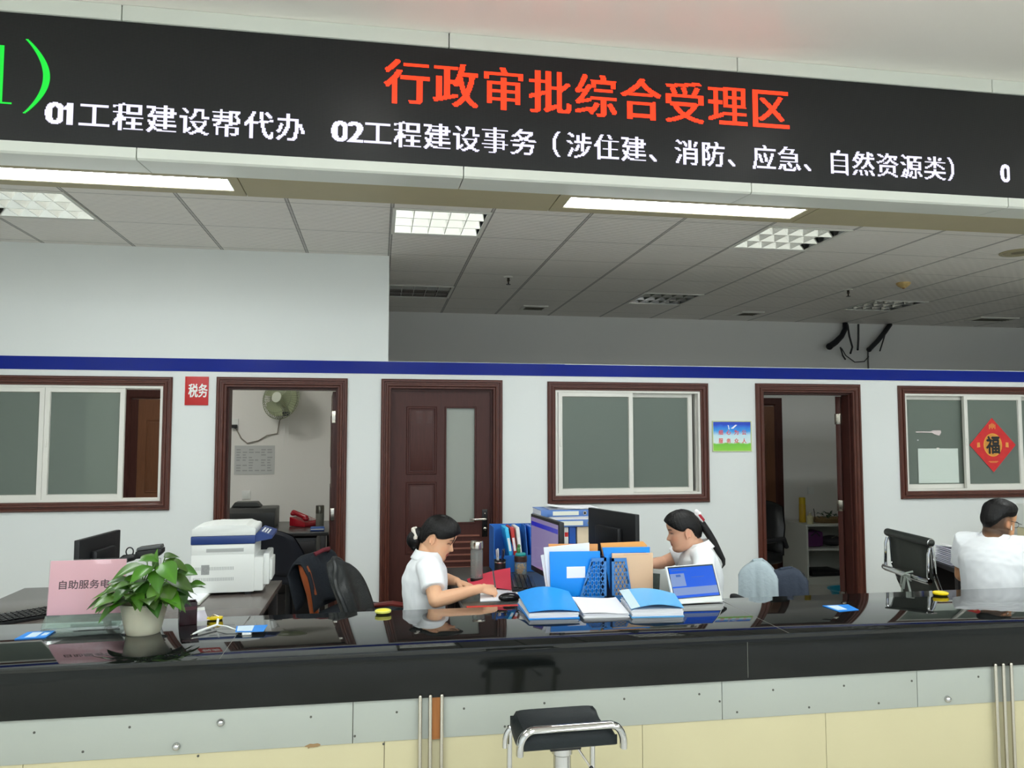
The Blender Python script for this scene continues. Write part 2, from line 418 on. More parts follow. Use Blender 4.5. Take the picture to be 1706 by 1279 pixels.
# LED display
def led_display():
    m = bpy.data.materials.new('led matrix face'); m.use_nodes = True; nt = m.node_tree; b = nt.nodes['Principled BSDF']
    tc = nt.nodes.new('ShaderNodeTexCoord'); vo = nt.nodes.new('ShaderNodeTexVoronoi'); vo.inputs['Randomness'].default_value = 0; vo.inputs['Scale'].default_value = 1/0.0052
    nt.links.new(tc.outputs['Object'], vo.inputs['Vector'])
    cr = nt.nodes.new('ShaderNodeValToRGB'); cr.color_ramp.elements[0].color = lin((40, 40, 42)); cr.color_ramp.elements[1].color = lin((18, 18, 20))
    cr.color_ramp.elements[0].position = 0.15; cr.color_ramp.elements[1].position = 0.5
    nt.links.new(vo.outputs['Distance'], cr.inputs[0]); nt.links.new(cr.outputs[0], b.inputs['Base Color'])
    b.inputs['Roughness'].default_value = 0.36; b.inputs['Specular IOR Level'].default_value = 0.35
    t = thing('led_display', 'long black LED display showing red and white Chinese lettering over the counter', 'display', ((XL+XR)/2, YF, 2.925))
    dx, dy, dz = t.location
    MB().b2(XL-dx+0.01, XR-dx-0.01, 0.0, 0.028, 0.0, 0.607).build('screen_face', m, t, smooth=0)
    red = mat('led red', (255, 52, 18), 0.4, emit=1.9); wht = mat('led white', (236, 232, 255), 0.4, emit=1.1); grn = mat('led green', (20, 255, 70), 0.4, emit=0.8)
    mb = MB(); mb.T = Matrix.Translation((-dx, -dy, -dz)); Yl = YF-0.0025
    tx = '行政审批综合受理区'; w = 0.243
    for k, ch in enumerate(tx): dot_glyph(mb, ch, 0.002+k*w+0.0, 3.222, 0.232, 0.242, Yl, 46, 46, 2)
    mb.build('red_lettering', red, t, smooth=0)
    mb = MB(); mb.T = Matrix.Translation((-dx, -dy, -dz))
    def digit(c, x, z=3.017, w=0.066, h=0.104): dot_glyph(mb, c, x, z, w, h, Yl, 18, 22, 3 if c != '1' else 2, em=False)
    digit('0', -1.540, w=0.084); digit('1', -1.474, w=0.084)
    for k in range(5):       # the flag of the figure one
        xa = -1.440-0.0052*(k+0.6); mb._f([mb._v((xa, Yl, 3.107-0.005*k)), mb._v((-1.438, Yl, 3.107-0.005*k)), mb._v((-1.438, Yl, 3.112-0.005*k)), mb._v((xa, Yl, 3.112-0.005*k))])
    for k, ch in enumerate('工程建设帮代办'): dot_glyph(mb, ch, -1.395+k*0.1475, 3.000, 0.140, 0.145, Yl, 24, 24, 1)
    digit('0', -0.250, w=0.084); digit('2', -0.174, w=0.084)
    s2 = '工程建设事务（涉住建、消防、应急、自然资源类）'
    for k, ch in enumerate(s2): dot_glyph(mb, ch, -0.093+k*0.1462-(0.02 if ch == '（' else 0), 3.000, 0.140, 0.145, Yl, 24, 24, 1)
    digit('0', 3.46, z=3.017)
    mb.build('white_lettering', wht, t, smooth=0)
    mb = MB(); mb.T = Matrix.Translation((-dx, -dy, -dz))
    n = 60
    for i in range(n):          # round bracket, drawn cell row by cell row
        v = (i+0.5)/n; z0 = 3.058+0.352*i/n; c = -1.625+0.092*math.sin(PI*v)**0.85*1.0; th = 0.012+0.018*math.sin(PI*v)
        mb._f([mb._v((c-th/2, Yl, z0)), mb._v((c+th/2, Yl, z0)), mb._v((c+th/2, Yl, z0+0.352/n)), mb._v((c-th/2, Yl, z0+0.352/n))])
    for x0, x1, z0, z1 in ((-1.738, -1.716, 3.105, 3.372), (-1.768, -1.676, 3.097, 3.105), (-1.761, -1.738, 3.352, 3.362)):
        mb._f([mb._v((x0, Yl, z0)), mb._v((x1, Yl, z0)), mb._v((x1, Yl, z1)), mb._v((x0, Yl, z1))])
    mb.build('green_lettering', grn, t, smooth=0)
led_display()

# recessed louvre lights (switched off)
def louvre_lights():
    lab = {(-4, 0): 'unlit louvred ceiling light cut by the left edge, under the display', (0, 0): 'unlit louvred ceiling light close behind the display, left of centre',
           (4, 0): 'unlit louvred ceiling light close behind the lit central strip light', (0, 4): 'unlit louvred ceiling light beside the end of the full height wall, near the rear wall',
           (4, 4): 'unlit louvred ceiling light near the rear wall, between the two air vents', (8, 4): 'unlit louvred ceiling light above the cables on the rear wall'}
    mir = mat('polished louvre aluminium', (225, 225, 222), 0.12, 1.0)
    tray = mat('light tray', (120, 122, 122), 0.3, 0.6); tub = mat('fluorescent tube off', (230, 232, 226), 0.3)
    first = None
    for c in LIGHT_CELLS:
        loc = (TX(c[0])+0.3, TY(c[1])+0.3, ZC)
        if first is None:
            t = thing('louvre_light', lab[c], 'ceiling light', loc, 0, 'louvred lights in the tile ceiling')
            f = MB(); h = 0.298
            for s in (-1, 1):
                f.b2(-h, h, s*h, s*(h-0.022), -0.006, 0.004); f.b2(s*h, s*(h-0.022), -h+0.022, h-0.022, -0.006, 0.004)
            f.build('frame', alu_m, t)
            b = MB(); b.b2(-h, h, -h, h, 0.10, 0.11)
            for s in (-1, 1): b.b2(-h, h, s*h, s*(h-0.004), 0.0, 0.10); b.b2(s*h, s*(h-0.004), -h, h, 0.0, 0.10)
            b.build('tray', tray, t, smooth=0)
            l = MB()
            for k in range(1, 3):          # long parabolic reflectors
                y = -0.276+0.184*k
                l.prism([(-0.276, y-0.028, 0.055), (-0.276, y-0.004, 0.0), (-0.276, y+0.004, 0.0), (-0.276, y+0.028, 0.055)], (0.552, 0, 0))
            for s in (-1, 1): l.prism([(-0.276, s*0.276, 0.055), (-0.276, s*0.276, 0.0), (-0.276, s*0.27, 0.0), (-0.276, s*0.248, 0.055)], (0.552, 0, 0))
            for k in range(1, 5):
                x = -0.276+0.1104*k
                l.prism([(x-0.012, -0.276, 0.05), (x-0.002, -0.276, 0.002), (x+0.002, -0.276, 0.002), (x+0.012, -0.276, 0.05)], (0, 0.552, 0))
            l.build('louvre', mir, t, smooth=0)
            for k in range(3): MB().tube([(-0.26, -0.184+0.184*k, 0.08), (0.26, -0.184+0.184*k, 0.08)], 0.013, 10).build('tube_lamp', tub, t)
            first = t
        else: dup(first, loc, 0, lab[c], first['group'])
louvre_lights()

# small ceiling fittings
def ceiling_fittings():
    def vent(p, w, d, label):
        t = thing('air_vent', label, 'air vent', p)
        MB().frame(-w, w, -d, d, [(0, 0), (0, 0.012), (0.025, 0.018), (0.025, 0)]).build('frame', alu_m, t).rotation_euler = (-PI/2, 0, 0)
        b = MB(); b.b2(-w+0.02, w-0.02, -d+0.02, d-0.02, -0.004, 0.0)
        b.build('backing', black_m, t)
        s = MB()
        for k in range(5): s.box((0, -d+0.04+(2*d-0.08)*k/4, -0.008), (2*w-0.05, 0.018, 0.002), Matrix.Rotation(0.6, 3, 'X'))
        s.build('slat', mat('dusty vent slat', (120, 116, 104), 0.5), t)
    vent(PZ(889, 512, ZC), 0.13, 0.13, 'beige framed square air vent left of the far louvred lights')
    vent(PZ(1246, 521.5, ZC), 0.13, 0.13, 'dark square air vent in front of the rear wall, near the ceiling cables')
    vent(PZ(1652, 531, ZC), 0.25, 0.13, 'dark wide air vent in the far ceiling corner at the frame edge')
    def sprinkler(p, label):
        t = thing('sprinkler', label, 'sprinkler', p)
        MB().lathe([(0.04, 0), (0.038, -0.006), (0.02, -0.01)], 16).build('escutcheon', alu_m, t)
        MB().lathe([(0.011, -0.008), (0.011, -0.03), (0.016, -0.034), (0.006, -0.04), (0.006, -0.062), (0.02, -0.064), (0.02, -0.067)], 12).build('head', mat('dark brass', (60, 52, 44), 0.4, 0.7), t)
    sprinkler(PZ(847, 461, ZC), 'small sprinkler head on the tiles above the closed wooden door')
    sprinkler(PZ(1413, 482, ZC), 'small sprinkler head on the tiles above the hanging cable bundle')
    p = PZ(1505, 471, ZC); t = thing('smoke_detector', 'yellowed round smoke detector on the tile ceiling', 'smoke detector', p)
    MB().lathe([(0.06, 0), (0.06, -0.012), (0.045, -0.03), (0.02, -0.046), (0.005, -0.048)], 20).build('body', mat('aged plastic', (196, 168, 112), 0.5), t)
    MB().lathe([(0.012, -0.046), (0.012, -0.052), (0.003, -0.054)], 12).build('indicator', mat('amber', (150, 96, 40), 0.4), t)
    p = PZ(1697, 420, ZC); t = thing('ceiling_speaker', 'round beige ceiling speaker at the right edge of the tiles', 'speaker', p)
    MB().lathe([(0.125, 0), (0.125, -0.008), (0.105, -0.012), (0.1, -0.006)], 28).build('rim', mat('speaker rim', (150, 142, 112), 0.5), t)
    MB().lathe([(0.1, -0.002), (0.05, -0.006), (0.002, -0.007)], 28).build('grille', mat('speaker grille', (112, 106, 84), 0.6, bump=0.5, bscale=300), t)
ceiling_fittings()

# ------------------------------------------------------------------ windows and doors in the partition
CASE = [(-0.002, YP+0.002), (-0.002, YP-0.014), (0.006, YP-0.024), (0.016, YP-0.024), (0.02, YP-0.016), (0.028, YP-0.016), (0.032, YP-0.026), (0.044, YP-0.024), (0.05, YP-0.012), (0.06, YP-0.010), (0.064, YP+0.002)]
def frost(name, col):
    if name in MATS: return MATS[name]
    m = bpy.data.materials.new(name); m.use_nodes = True; nt = m.node_tree; b = nt.nodes['Principled BSDF']
    b.inputs['Base Color'].default_value = lin(col); b.inputs['Roughness'].default_value = 0.28
    tr = nt.nodes.new('ShaderNodeBsdfRefraction'); tr.inputs['Roughness'].default_value = 0.5; tr.inputs['IOR'].default_value = 1.05; tr.inputs['Color'].default_value = lin((190, 200, 192))
    mx = nt.nodes.new('ShaderNodeMixShader'); mx.inputs[0].default_value = 0.5
    nt.links.new(b.outputs[0], mx.inputs[1]); nt.links.new(tr.outputs[0], mx.inputs[2]); nt.links.new(mx.outputs[0], nt.nodes['Material Output'].inputs[0])
    MATS[name] = m
    return m
frost_m = frost('frosted glass', (142, 154, 144))
def clear(name, col, rough=0.05, a=0.88):
    # thin clear sheet: lets light through, keeps its surface gloss
    if name in MATS: return MATS[name]
    m = bpy.data.materials.new(name); m.use_nodes = True; nt = m.node_tree; nt.nodes.remove(nt.nodes['Principled BSDF'])
    g = nt.nodes.new('ShaderNodeBsdfGlossy'); g.inputs['Roughness'].default_value = rough; g.inputs['Color'].default_value = (1, 1, 1, 1)
    tr = nt.nodes.new('ShaderNodeBsdfTransparent'); tr.inputs['Color'].default_value = lin(col)
    lw = nt.nodes.new('ShaderNodeFresnel'); lw.inputs['IOR'].default_value = 1.25
    df = nt.nodes.new('ShaderNodeBsdfDiffuse'); df.inputs['Color'].default_value = lin(col)
    m2 = nt.nodes.new('ShaderNodeMixShader'); m2.inputs[0].default_value = a; nt.links.new(df.outputs[0], m2.inputs[1]); nt.links.new(tr.outputs[0], m2.inputs[2])
    mx = nt.nodes.new('ShaderNodeMixShader'); nt.links.new(lw.outputs[0], mx.inputs[0])
    nt.links.new(m2.outputs[0], mx.inputs[1]); nt.links.new(g.outputs[0], mx.inputs[2]); nt.links.new(mx.outputs[0], nt.nodes['Material Output'].inputs[0])
    MATS[name] = m
    return m
def window(n, X0, X1, Z0, Z1, sashes, cut=()):
    w = struct('window_%d' % n)
    MB().frame(X0, X1, Z0, Z1, CASE).build('casing', case_m, w)
    MB().frame(X0+0.05, X1-0.05, Z0+0.05, Z1-0.05, [(0, YP+0.0), (0, YP+0.09), (0.032, YP+0.09), (0.032, YP+0.055), (0.026, YP+0.055), (0.026, YP+0.035), (0.03, YP+0.035), (0.03, YP+0.0)]).build('aluminium_frame', alu_m, w)
    for x0, x1, front in sashes:
        y = YP+(0.006 if front else 0.046); z0, z1 = Z0+0.08, Z1-0.078
        f = MB(); f.frame(x0, x1, z0, z1, [(0, y), (0, y+0.026), (0.036, y+0.026), (0.036, y+0.012), (0.032, y)])
        o = f.build('sash', alu_m, w)
        MB().b2(x0+0.034, x1-0.034, y+0.013, y+0.018, z0+0.034, z1-0.034).build('glass_pane', frost_m, o, smooth=0)
        MB().b2((x0+0.010), (x0+0.024), y-0.006, y, (z0+z1)/2-0.03, (z0+z1)/2+0.03, 0.002).build('latch', alu_m, o)
    return w
Zb, Zt = 1.060, 1.995
window(1, -3.75, -1.449, Zb, Zt, [(-3.66, -3.0, False), (-3.04, -2.287, True), (-2.285, -1.765, True), (-2.75, -2.03, False)])
window(2, 1.279, 2.583, Zb, Zt, [(1.365, 1.965, True), (1.925, 2.47, False)])
window(3, 4.262, 5.98, Zb, Zt, [(4.345, 4.94, False), (4.885, 5.44, True), (5.36, 5.89, False)])

def door_frame(n, X0, X1, Z1):
    d = struct('door_%d' % n)
    prof = [(i*1.1, y) for i, y in CASE]
    MB().frame(X0, X1, 0, Z1, prof, 'LTR').build('casing', case_m, d)
    MB().frame(X0+0.058, X1-0.058, 0, Z1-0.058, [(0, YP-0.004), (0, YP+0.13), (0.026, YP+0.13), (0.026, YP+0.03), (0.012, YP+0.03), (0.012, YP-0.004)], 'LTR').build('jamb', wood_m, d)
    return d
def lever_handle(parent, x, z, y, s, dirx):
    h = MB(); h.b2(x-0.021, x+0.021, y-0.008, y, z-0.105, z+0.10, 0.006); o = h.build('lock_plate', mat('dark lock plate', (52, 50, 48), 0.25, 0.8), parent)
    MB().tube([(x, y-0.008, z+0.03), (x, y-0.045, z+0.03), (x+dirx*0.02, y-0.05, z+0.03), (x+dirx*0.12, y-0.048, z+0.028)], 0.008, 10).build('lever', steel_m, o)
    MB().lathe([(0.012, 0), (0.012, 0.008), (0.004, 0.01)], 14).build('lock_cylinder', steel_m, o).matrix_local = Matrix.Translation((x, y-0.008, z-0.045)) @ Matrix.Rotation(PI/2, 4, 'X')
    MB().ell((x, y-0.014, z+0.07), (0.008, 0.012, 0.008)).build('turn_knob', steel_m, o)
def raised(mb, x0, x1, z0, z1, y):
    mb.frame(x0, x1, z0, z1, [(0, y), (0.006, y-0.006), (0.014, y-0.006), (0.02, y+0.001)])
    mb.b2(x0+0.03, x1-0.03, y-0.005, y+0.002, z0+0.03, z1-0.03, 0.004)
def closed_door():
    d = door_frame(2, 0.019, 0.925, 2.0)
    y = YP+0.045; x0, x1 = 0.098, 0.846
    L = MB(); gx0, gx1, gz0, gz1 = 0.505, 0.722, 0.93, 1.79
    for a, b, c, e in ((x0, gx0, 0.01, 1.92), (gx1, x1, 0.01, 1.92), (gx0, gx1, 0.01, gz0), (gx0, gx1, gz1, 1.92)): L.b2(a, b, y, y+0.04, c, e)
    raised(L, 0.205, 0.435, 1.29, 1.80, y); raised(L, 0.205, 0.435, 0.70, 1.235, y); raised(L, 0.205, 0.435, 0.12, 0.62, y)
    L.frame(gx0-0.012, gx1+0.012, gz0-0.012, gz1+0.012, [(0, y), (0.004, y-0.006), (0.012, y-0.006), (0.014, y)])
    leaf = L.build('door_leaf', wood_m, d, smooth=30)
    s = MB()
    for k in range(7):
        z = 0.825-0.047*k; s.prism([(0.49, y, z+0.012), (0.49, y-0.008, z+0.004), (0.49, y-0.008, z), (0.49, y, z-0.006)], (0.27, 0, 0))
    s.build('louvre', mat('mahogany slat edge', (122, 78, 66), 0.35), leaf, smooth=0)
    MB().b2(gx0, gx1, y+0.016, y+0.021, gz0, gz1).build('frosted_pane', frost('pale frosted glass', (205, 210, 200)), leaf, smooth=0)
    lever_handle(leaf, 0.800, 0.925, y, 1, -1)
    return d
closed_door()
def open_leaf(d, hinge, ang, w, z1, mat_, knob_side):
    t = bpy.data.objects.new('door_leaf', None)
    L = MB(); L.b2(0, w, -0.02, 0.02, 0.012, z1, 0.003)
    for s in (-1, 1):
        for a, b in ((0.12, 0.62), (0.72, 1.22), (1.30, z1-0.14)): raised(L, 0.1, w-0.1, a, b, s*0.02) if s < 0 else L.b2(0.13, w-0.13, 0.02, 0.026, a+0.03, b-0.03, 0.003)
    o = L.build('door_leaf', mat_, d)
    o.location = hinge; o.rotation_euler = (0, 0, ang)
    for zz in (0.25, 1.0, 1.72): MB().b2(-0.012, 0.03, -0.024, 0.024, zz-0.045, zz+0.045, 0.003).build('hinge', steel_m, o)
    MB().b2(w-0.001, w+0.002, -0.012, 0.012, 0.85, 1.07).build('lock_edge', steel_m, o)
    MB().tube([(w-0.06, -0.02, 0.96), (w-0.06, -0.055, 0.96), (w-0.16, -0.055, 0.96)], 0.009, 10).build('handle', steel_m, o)
    return o
d1 = door_frame(1, -1.147, -0.23, 2.0); open_leaf(d1, (-0.32, YP+0.10, 0), math.radians(94), 0.76, 1.91, wood_m, 1)
d3 = door_frame(3, 2.992, 3.913, 2.0); open_leaf(d3, (3.80, YP+0.14, 0), math.radians(38), 0.74, 1.91, wood_m, 1)
# door seen through the gap of the left window, in the rear wall of that room
def inner_door(n, x0, x1, z1):
    d = struct('door_%d' % n); y = YR
    MB().frame(x0, x1, 0, z1, [(0, y), (0, y-0.03), (0.07, y-0.03), (0.09, y-0.012), (0.09, y)], 'LTR').build('casing', wood_m, d)
    L = MB(); L.b2(x0+0.16, x1-0.091, y-0.012, y-0.001, 0.01, z1-0.095)
    raised(L, x0+0.24, x1-0.20, 1.0, z1-0.30, y-0.012); raised(L, x0+0.24, x1-0.20, 0.2, 0.85, y-0.012)
    L.build('door_leaf', woodlight_m, d)
    MB().b2(x0+0.092, x0+0.159, y-0.012, y-0.001, 0.01, z1-0.095).build('dark_jamb', wood_m, d)
inner_door(4, PY(203, 700, YR).x, PY(285, 700, YR).x+0.25, 2.05)
inner_door(5, PY(1301, 700, YR).x-0.86, PY(1301, 700, YR).x, PY(1298, 663, YR).z)
# ================================================================== SERVICE COUNTER
granite = mat('polished black granite', (20, 22, 21), 0.035, spec=0.55, var=0.25, vscale=60)
granite_d = mat('black granite apron', (16, 18, 17), 0.10, spec=0.3, var=0.2, vscale=40)
YC, YB, ZT = 3.012, 3.705, 0.78
def counter():
    metal = mat('grey metal facing', (164, 168, 160), 0.42, 0.25, var=0.05, vscale=1.5)
    cream = mat('cream stone facing', (186, 177, 142), 0.5, var=0.06, vscale=3)
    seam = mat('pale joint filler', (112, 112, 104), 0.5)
    t = thing('service_counter', 'long polished black granite service counter with a grey and cream front', 'counter', (1.0, (YC+YB)/2, 0))
    ox, oy = 1.0, (YC+YB)/2
    def at(mb): mb.T = Matrix.Translation((-ox, -oy, 0)); return mb
    X0, X1 = -3.2, 6.2
    at(MB()).b2(X0, X1, YC, YB, ZT-0.018, ZT, 0.003).build('countertop', granite, t)
    for xx in (-0.555, 1.655):
        m = at(MB()); m.b2(xx-0.0012, xx+0.0012, YC+0.004, YB-0.004, ZT, ZT+0.0003); m.build('countertop_joint', seam, t, smooth=0)
    at(MB()).b2(X0, X1, YC+0.009, YC+0.04, 0.600, ZT-0.0185, 0.002).build('apron', granite_d, t)
    m = at(MB()); m.b2(1.475, 1.4765, YC+0.0085, YC+0.010, 0.61, ZT-0.03); m.build('apron_line', seam, t, smooth=0)  # thin pale upright line on the apron face
    m = at(MB()); m.b2(X0+0.01, X1-0.01, YC+0.06, YB-0.02, 0.0, 0.70); m.build('carcass', mat('counter carcass', (90, 70, 55), 0.6), t, smooth=0)
    ye = YC+0.022
    xs = [X0, -1.6, PY(588, 1190, ye).x, PY(1203, 1160, ye).x, PY(1528, 1145, ye).x, 4.0, X1]
    for a, b in zip(xs[:-1], xs[1:]): at(MB()).b2(a+0.0012, b-0.0012, ye, YC+0.06, 0.447, 0.600, 0.001).build('metal_facing', metal, t)
    xs = [X0, -1.2, PY(640, 1270, ye).x, PY(1071, 1240, ye).x, PY(1377, 1225, ye).x, 3.2, X1]
    for a, b in zip(xs[:-1], xs[1:]): at(MB()).b2(a+0.001, b-0.001, ye+0.004, YC+0.06, 0.06, 0.446, 0.001).build('stone_facing', cream, t)
    at(MB()).b2(X0, X1, ye+0.012, YC+0.06, 0, 0.06).build('plinth', granite_d, t)
    # vertical steel pipes
    pz = 0.607
    for px, py in ((700, 1165), (717, 1163), (736, 1162), (1657, 1111), (1670, 1110), (1683, 1109)):
        x = PY(px, py, YC+0.01).x
        at(MB()).capsule([(x, YC+0.006, 0.03), (x, YC+0.006, pz)], 0.0075, 12).build('steel_pipe', steel_m, t)
    a, b = PY(719.5, 1163, YC+0.01).x, PY(733, 1163, YC+0.01).x
    at(MB()).b2(a, b, YC+0.011, ye, 0.447, 0.604).build('wood_strip', mat('varnished wood strip', (150, 92, 40), 0.35, var=0.3, vscale=20, stretch=(4, 4, 0.4)), t)
    dark = mat('screw hole', (84, 84, 78), 0.5, 0.4)
    for px, py in ((216, 1211), (138, 1252), (330, 1259), (57, 1220), (518, 1194), (591, 1226), (639, 1239), (661, 1186), (773, 1180), (841, 1210), (907, 1171), (1040, 1164),
                   (1165, 1156), (1199, 1168), (1228, 1186), (1288, 1149), (1348, 1178), (1406, 1142), (1464, 1171), (1519, 1134), (1630, 1127)):
        p = PY(px, py, ye)
        m = at(MB()); m.lathe([(0.0046, 0), (0.0042, 0.0015), (0.0008, 0.002)], 10); o = m.build('screw', dark, t)
        o.data.transform(Matrix.Translation((ox, oy, 0)))
        o.location = (p.x-ox, ye-oy, p.z); o.rotation_euler = (PI/2, 0, 0)
    for px, py in ((368, 1203), (294, 1243), (1578, 1164)):
        p = PY(px, py, ye)
        m = MB(); m.lathe([(0.0145, 0), (0.0145, 0.003), (0.012, 0.010), (0.007, 0.015), (0.001, 0.0165)], 18); o = m.build('cap_nut', chrome_m, t)
        o.location = (p.x-ox, ye-oy, p.z); o.rotation_euler = (PI/2, 0, 0)
    p = PY(520, 1245, ye)
    m = at(MB()); random.seed(5)
    pts = [(p.x+0.036*math.cos(a)*random.uniform(0.5, 1), ye-0.0004, 0.447+0.012*math.sin(a)*random.uniform(0.3, 1)) for a in [k*2*PI/14 for k in range(14)]]
    m.prism(pts, (0, 0.0003, 0)); m.build('chipped_patch', mat('chipped brown core', (140, 112, 76), 0.7), t, smooth=0)
counter()

# ------------------------------------------------------------------ desks
def desk(name, label, x0, x1, y0, y1, top_m, leg_m, legs=None, z=0.75):
    cx, cy = (x0+x1)/2, (y0+y1)/2
    t = thing(name, label, 'desk', (cx, cy, 0)); hx, hy = (x1-x0)/2, (y1-y0)/2
    MB().b2(-hx, hx, -hy, hy, z-0.03, z, 0.004).build('desktop', top_m, t)
    for sx in (-1, 1):
        for sy in (-1, 1):
            MB().b2(sx*hx-sx*0.02, sx*hx-sx*0.065, sy*hy-sy*0.02, sy*hy-sy*0.065, 0, z-0.031, 0.003).build('leg', leg_m, t)
    MB().b2(-hx+0.07, hx-0.07, hy-0.04, hy-0.022, 0.3, z-0.031).build('modesty_panel', leg_m, t)
    return t
desk_m = mat('dark grey brown laminate', (92, 84, 80), 0.22, var=0.05, vscale=3)
deskleg_m = mat('dark desk side', (44, 40, 40), 0.4)
desk('office_desk', 'dark laminate desk carrying the white printer behind the counter', -1.90, -0.538, 3.715, 4.742, desk_m, deskleg_m)
deskd_m = mat('dark green grey laminate', (62, 64, 62), 0.25, var=0.08)
desk('office_desk', 'dark desk under the thermos and red folder where the woman with the bun writes', 0.415, 0.985, 3.715, 5.02, deskd_m, deskleg_m)
desk('office_desk', 'dark desk used by the woman with the ponytail behind the file holders', 0.995, 1.555, 3.715, 5.02, deskd_m, deskleg_m)
dk = desk('office_desk', 'black desk with stacked papers in front of the seated man', -0.75, 0.75, -0.3, 0.3, mat('black desk laminate', (34, 32, 36), 0.3), deskleg_m)
dk.rotation_euler = (0, 0, -0.26); dk.location = Vector((3.57, 4.44, 0)) + Matrix.Rotation(-0.26, 3, 'Z') @ Vector((0.75, 0.3, 0))

# ------------------------------------------------------------------ things standing on the counter
def acrylic_sign():
    y = 3.60
    t = thing('acrylic_sign_stand', 'pink paper sign in a clear acrylic stand beside the potted plant', 'sign', (-1.204, y, ZT), math.radians(2.0))
    acr = clear('clear acrylic', (253, 255, 254), 0.05, 0.98); acb = clear('acrylic base', (236, 246, 242), 0.08, 0.92)
    w = 0.150; h = 0.272
    tilt = Matrix.Translation((0, 0.0, 0.008)) @ Matrix.Rotation(math.radians(-6), 4, 'X')
    m = MB(); m.T = tilt; m.b2(-w, w, -0.005, -0.002, 0.0, h, 0.001); m.b2(-w, w, 0.002, 0.005, 0.0, h, 0.001); m.build('holder', acr, t)
    m = MB(); m.prism([(-w, -0.055, 0.0), (-w, 0.045, 0.0), (-w, 0.042, 0.006), (-w, -0.004, 0.008), (-w, -0.050, 0.012)], (2*w, 0, 0)); m.prism([(-w, -0.052, 0.012), (-w, -0.006, 0.052), (-w, -0.0095, 0.054), (-w, -0.055, 0.014)], (2*w, 0, 0)); m.build('base', acb, t)
    m = MB(); m.T = tilt; m.b2(-w+0.001, w-0.003, -0.0012, 0.0012, 0.045, h-0.004); p = m.build('paper', mat('pink paper', (240, 178, 190), 0.7, var=0.02), t, smooth=0)
    o = text_part('lettering', '自助服务电', mat('dark print', (84, 28, 44), 0.6), p, (-0.110, -0.0014, 0.150), (1, 0, 0), (0, 0, 1), 0.196, 0.035, 0.0001, 0.0009)
    o.matrix_local = tilt
acrylic_sign()

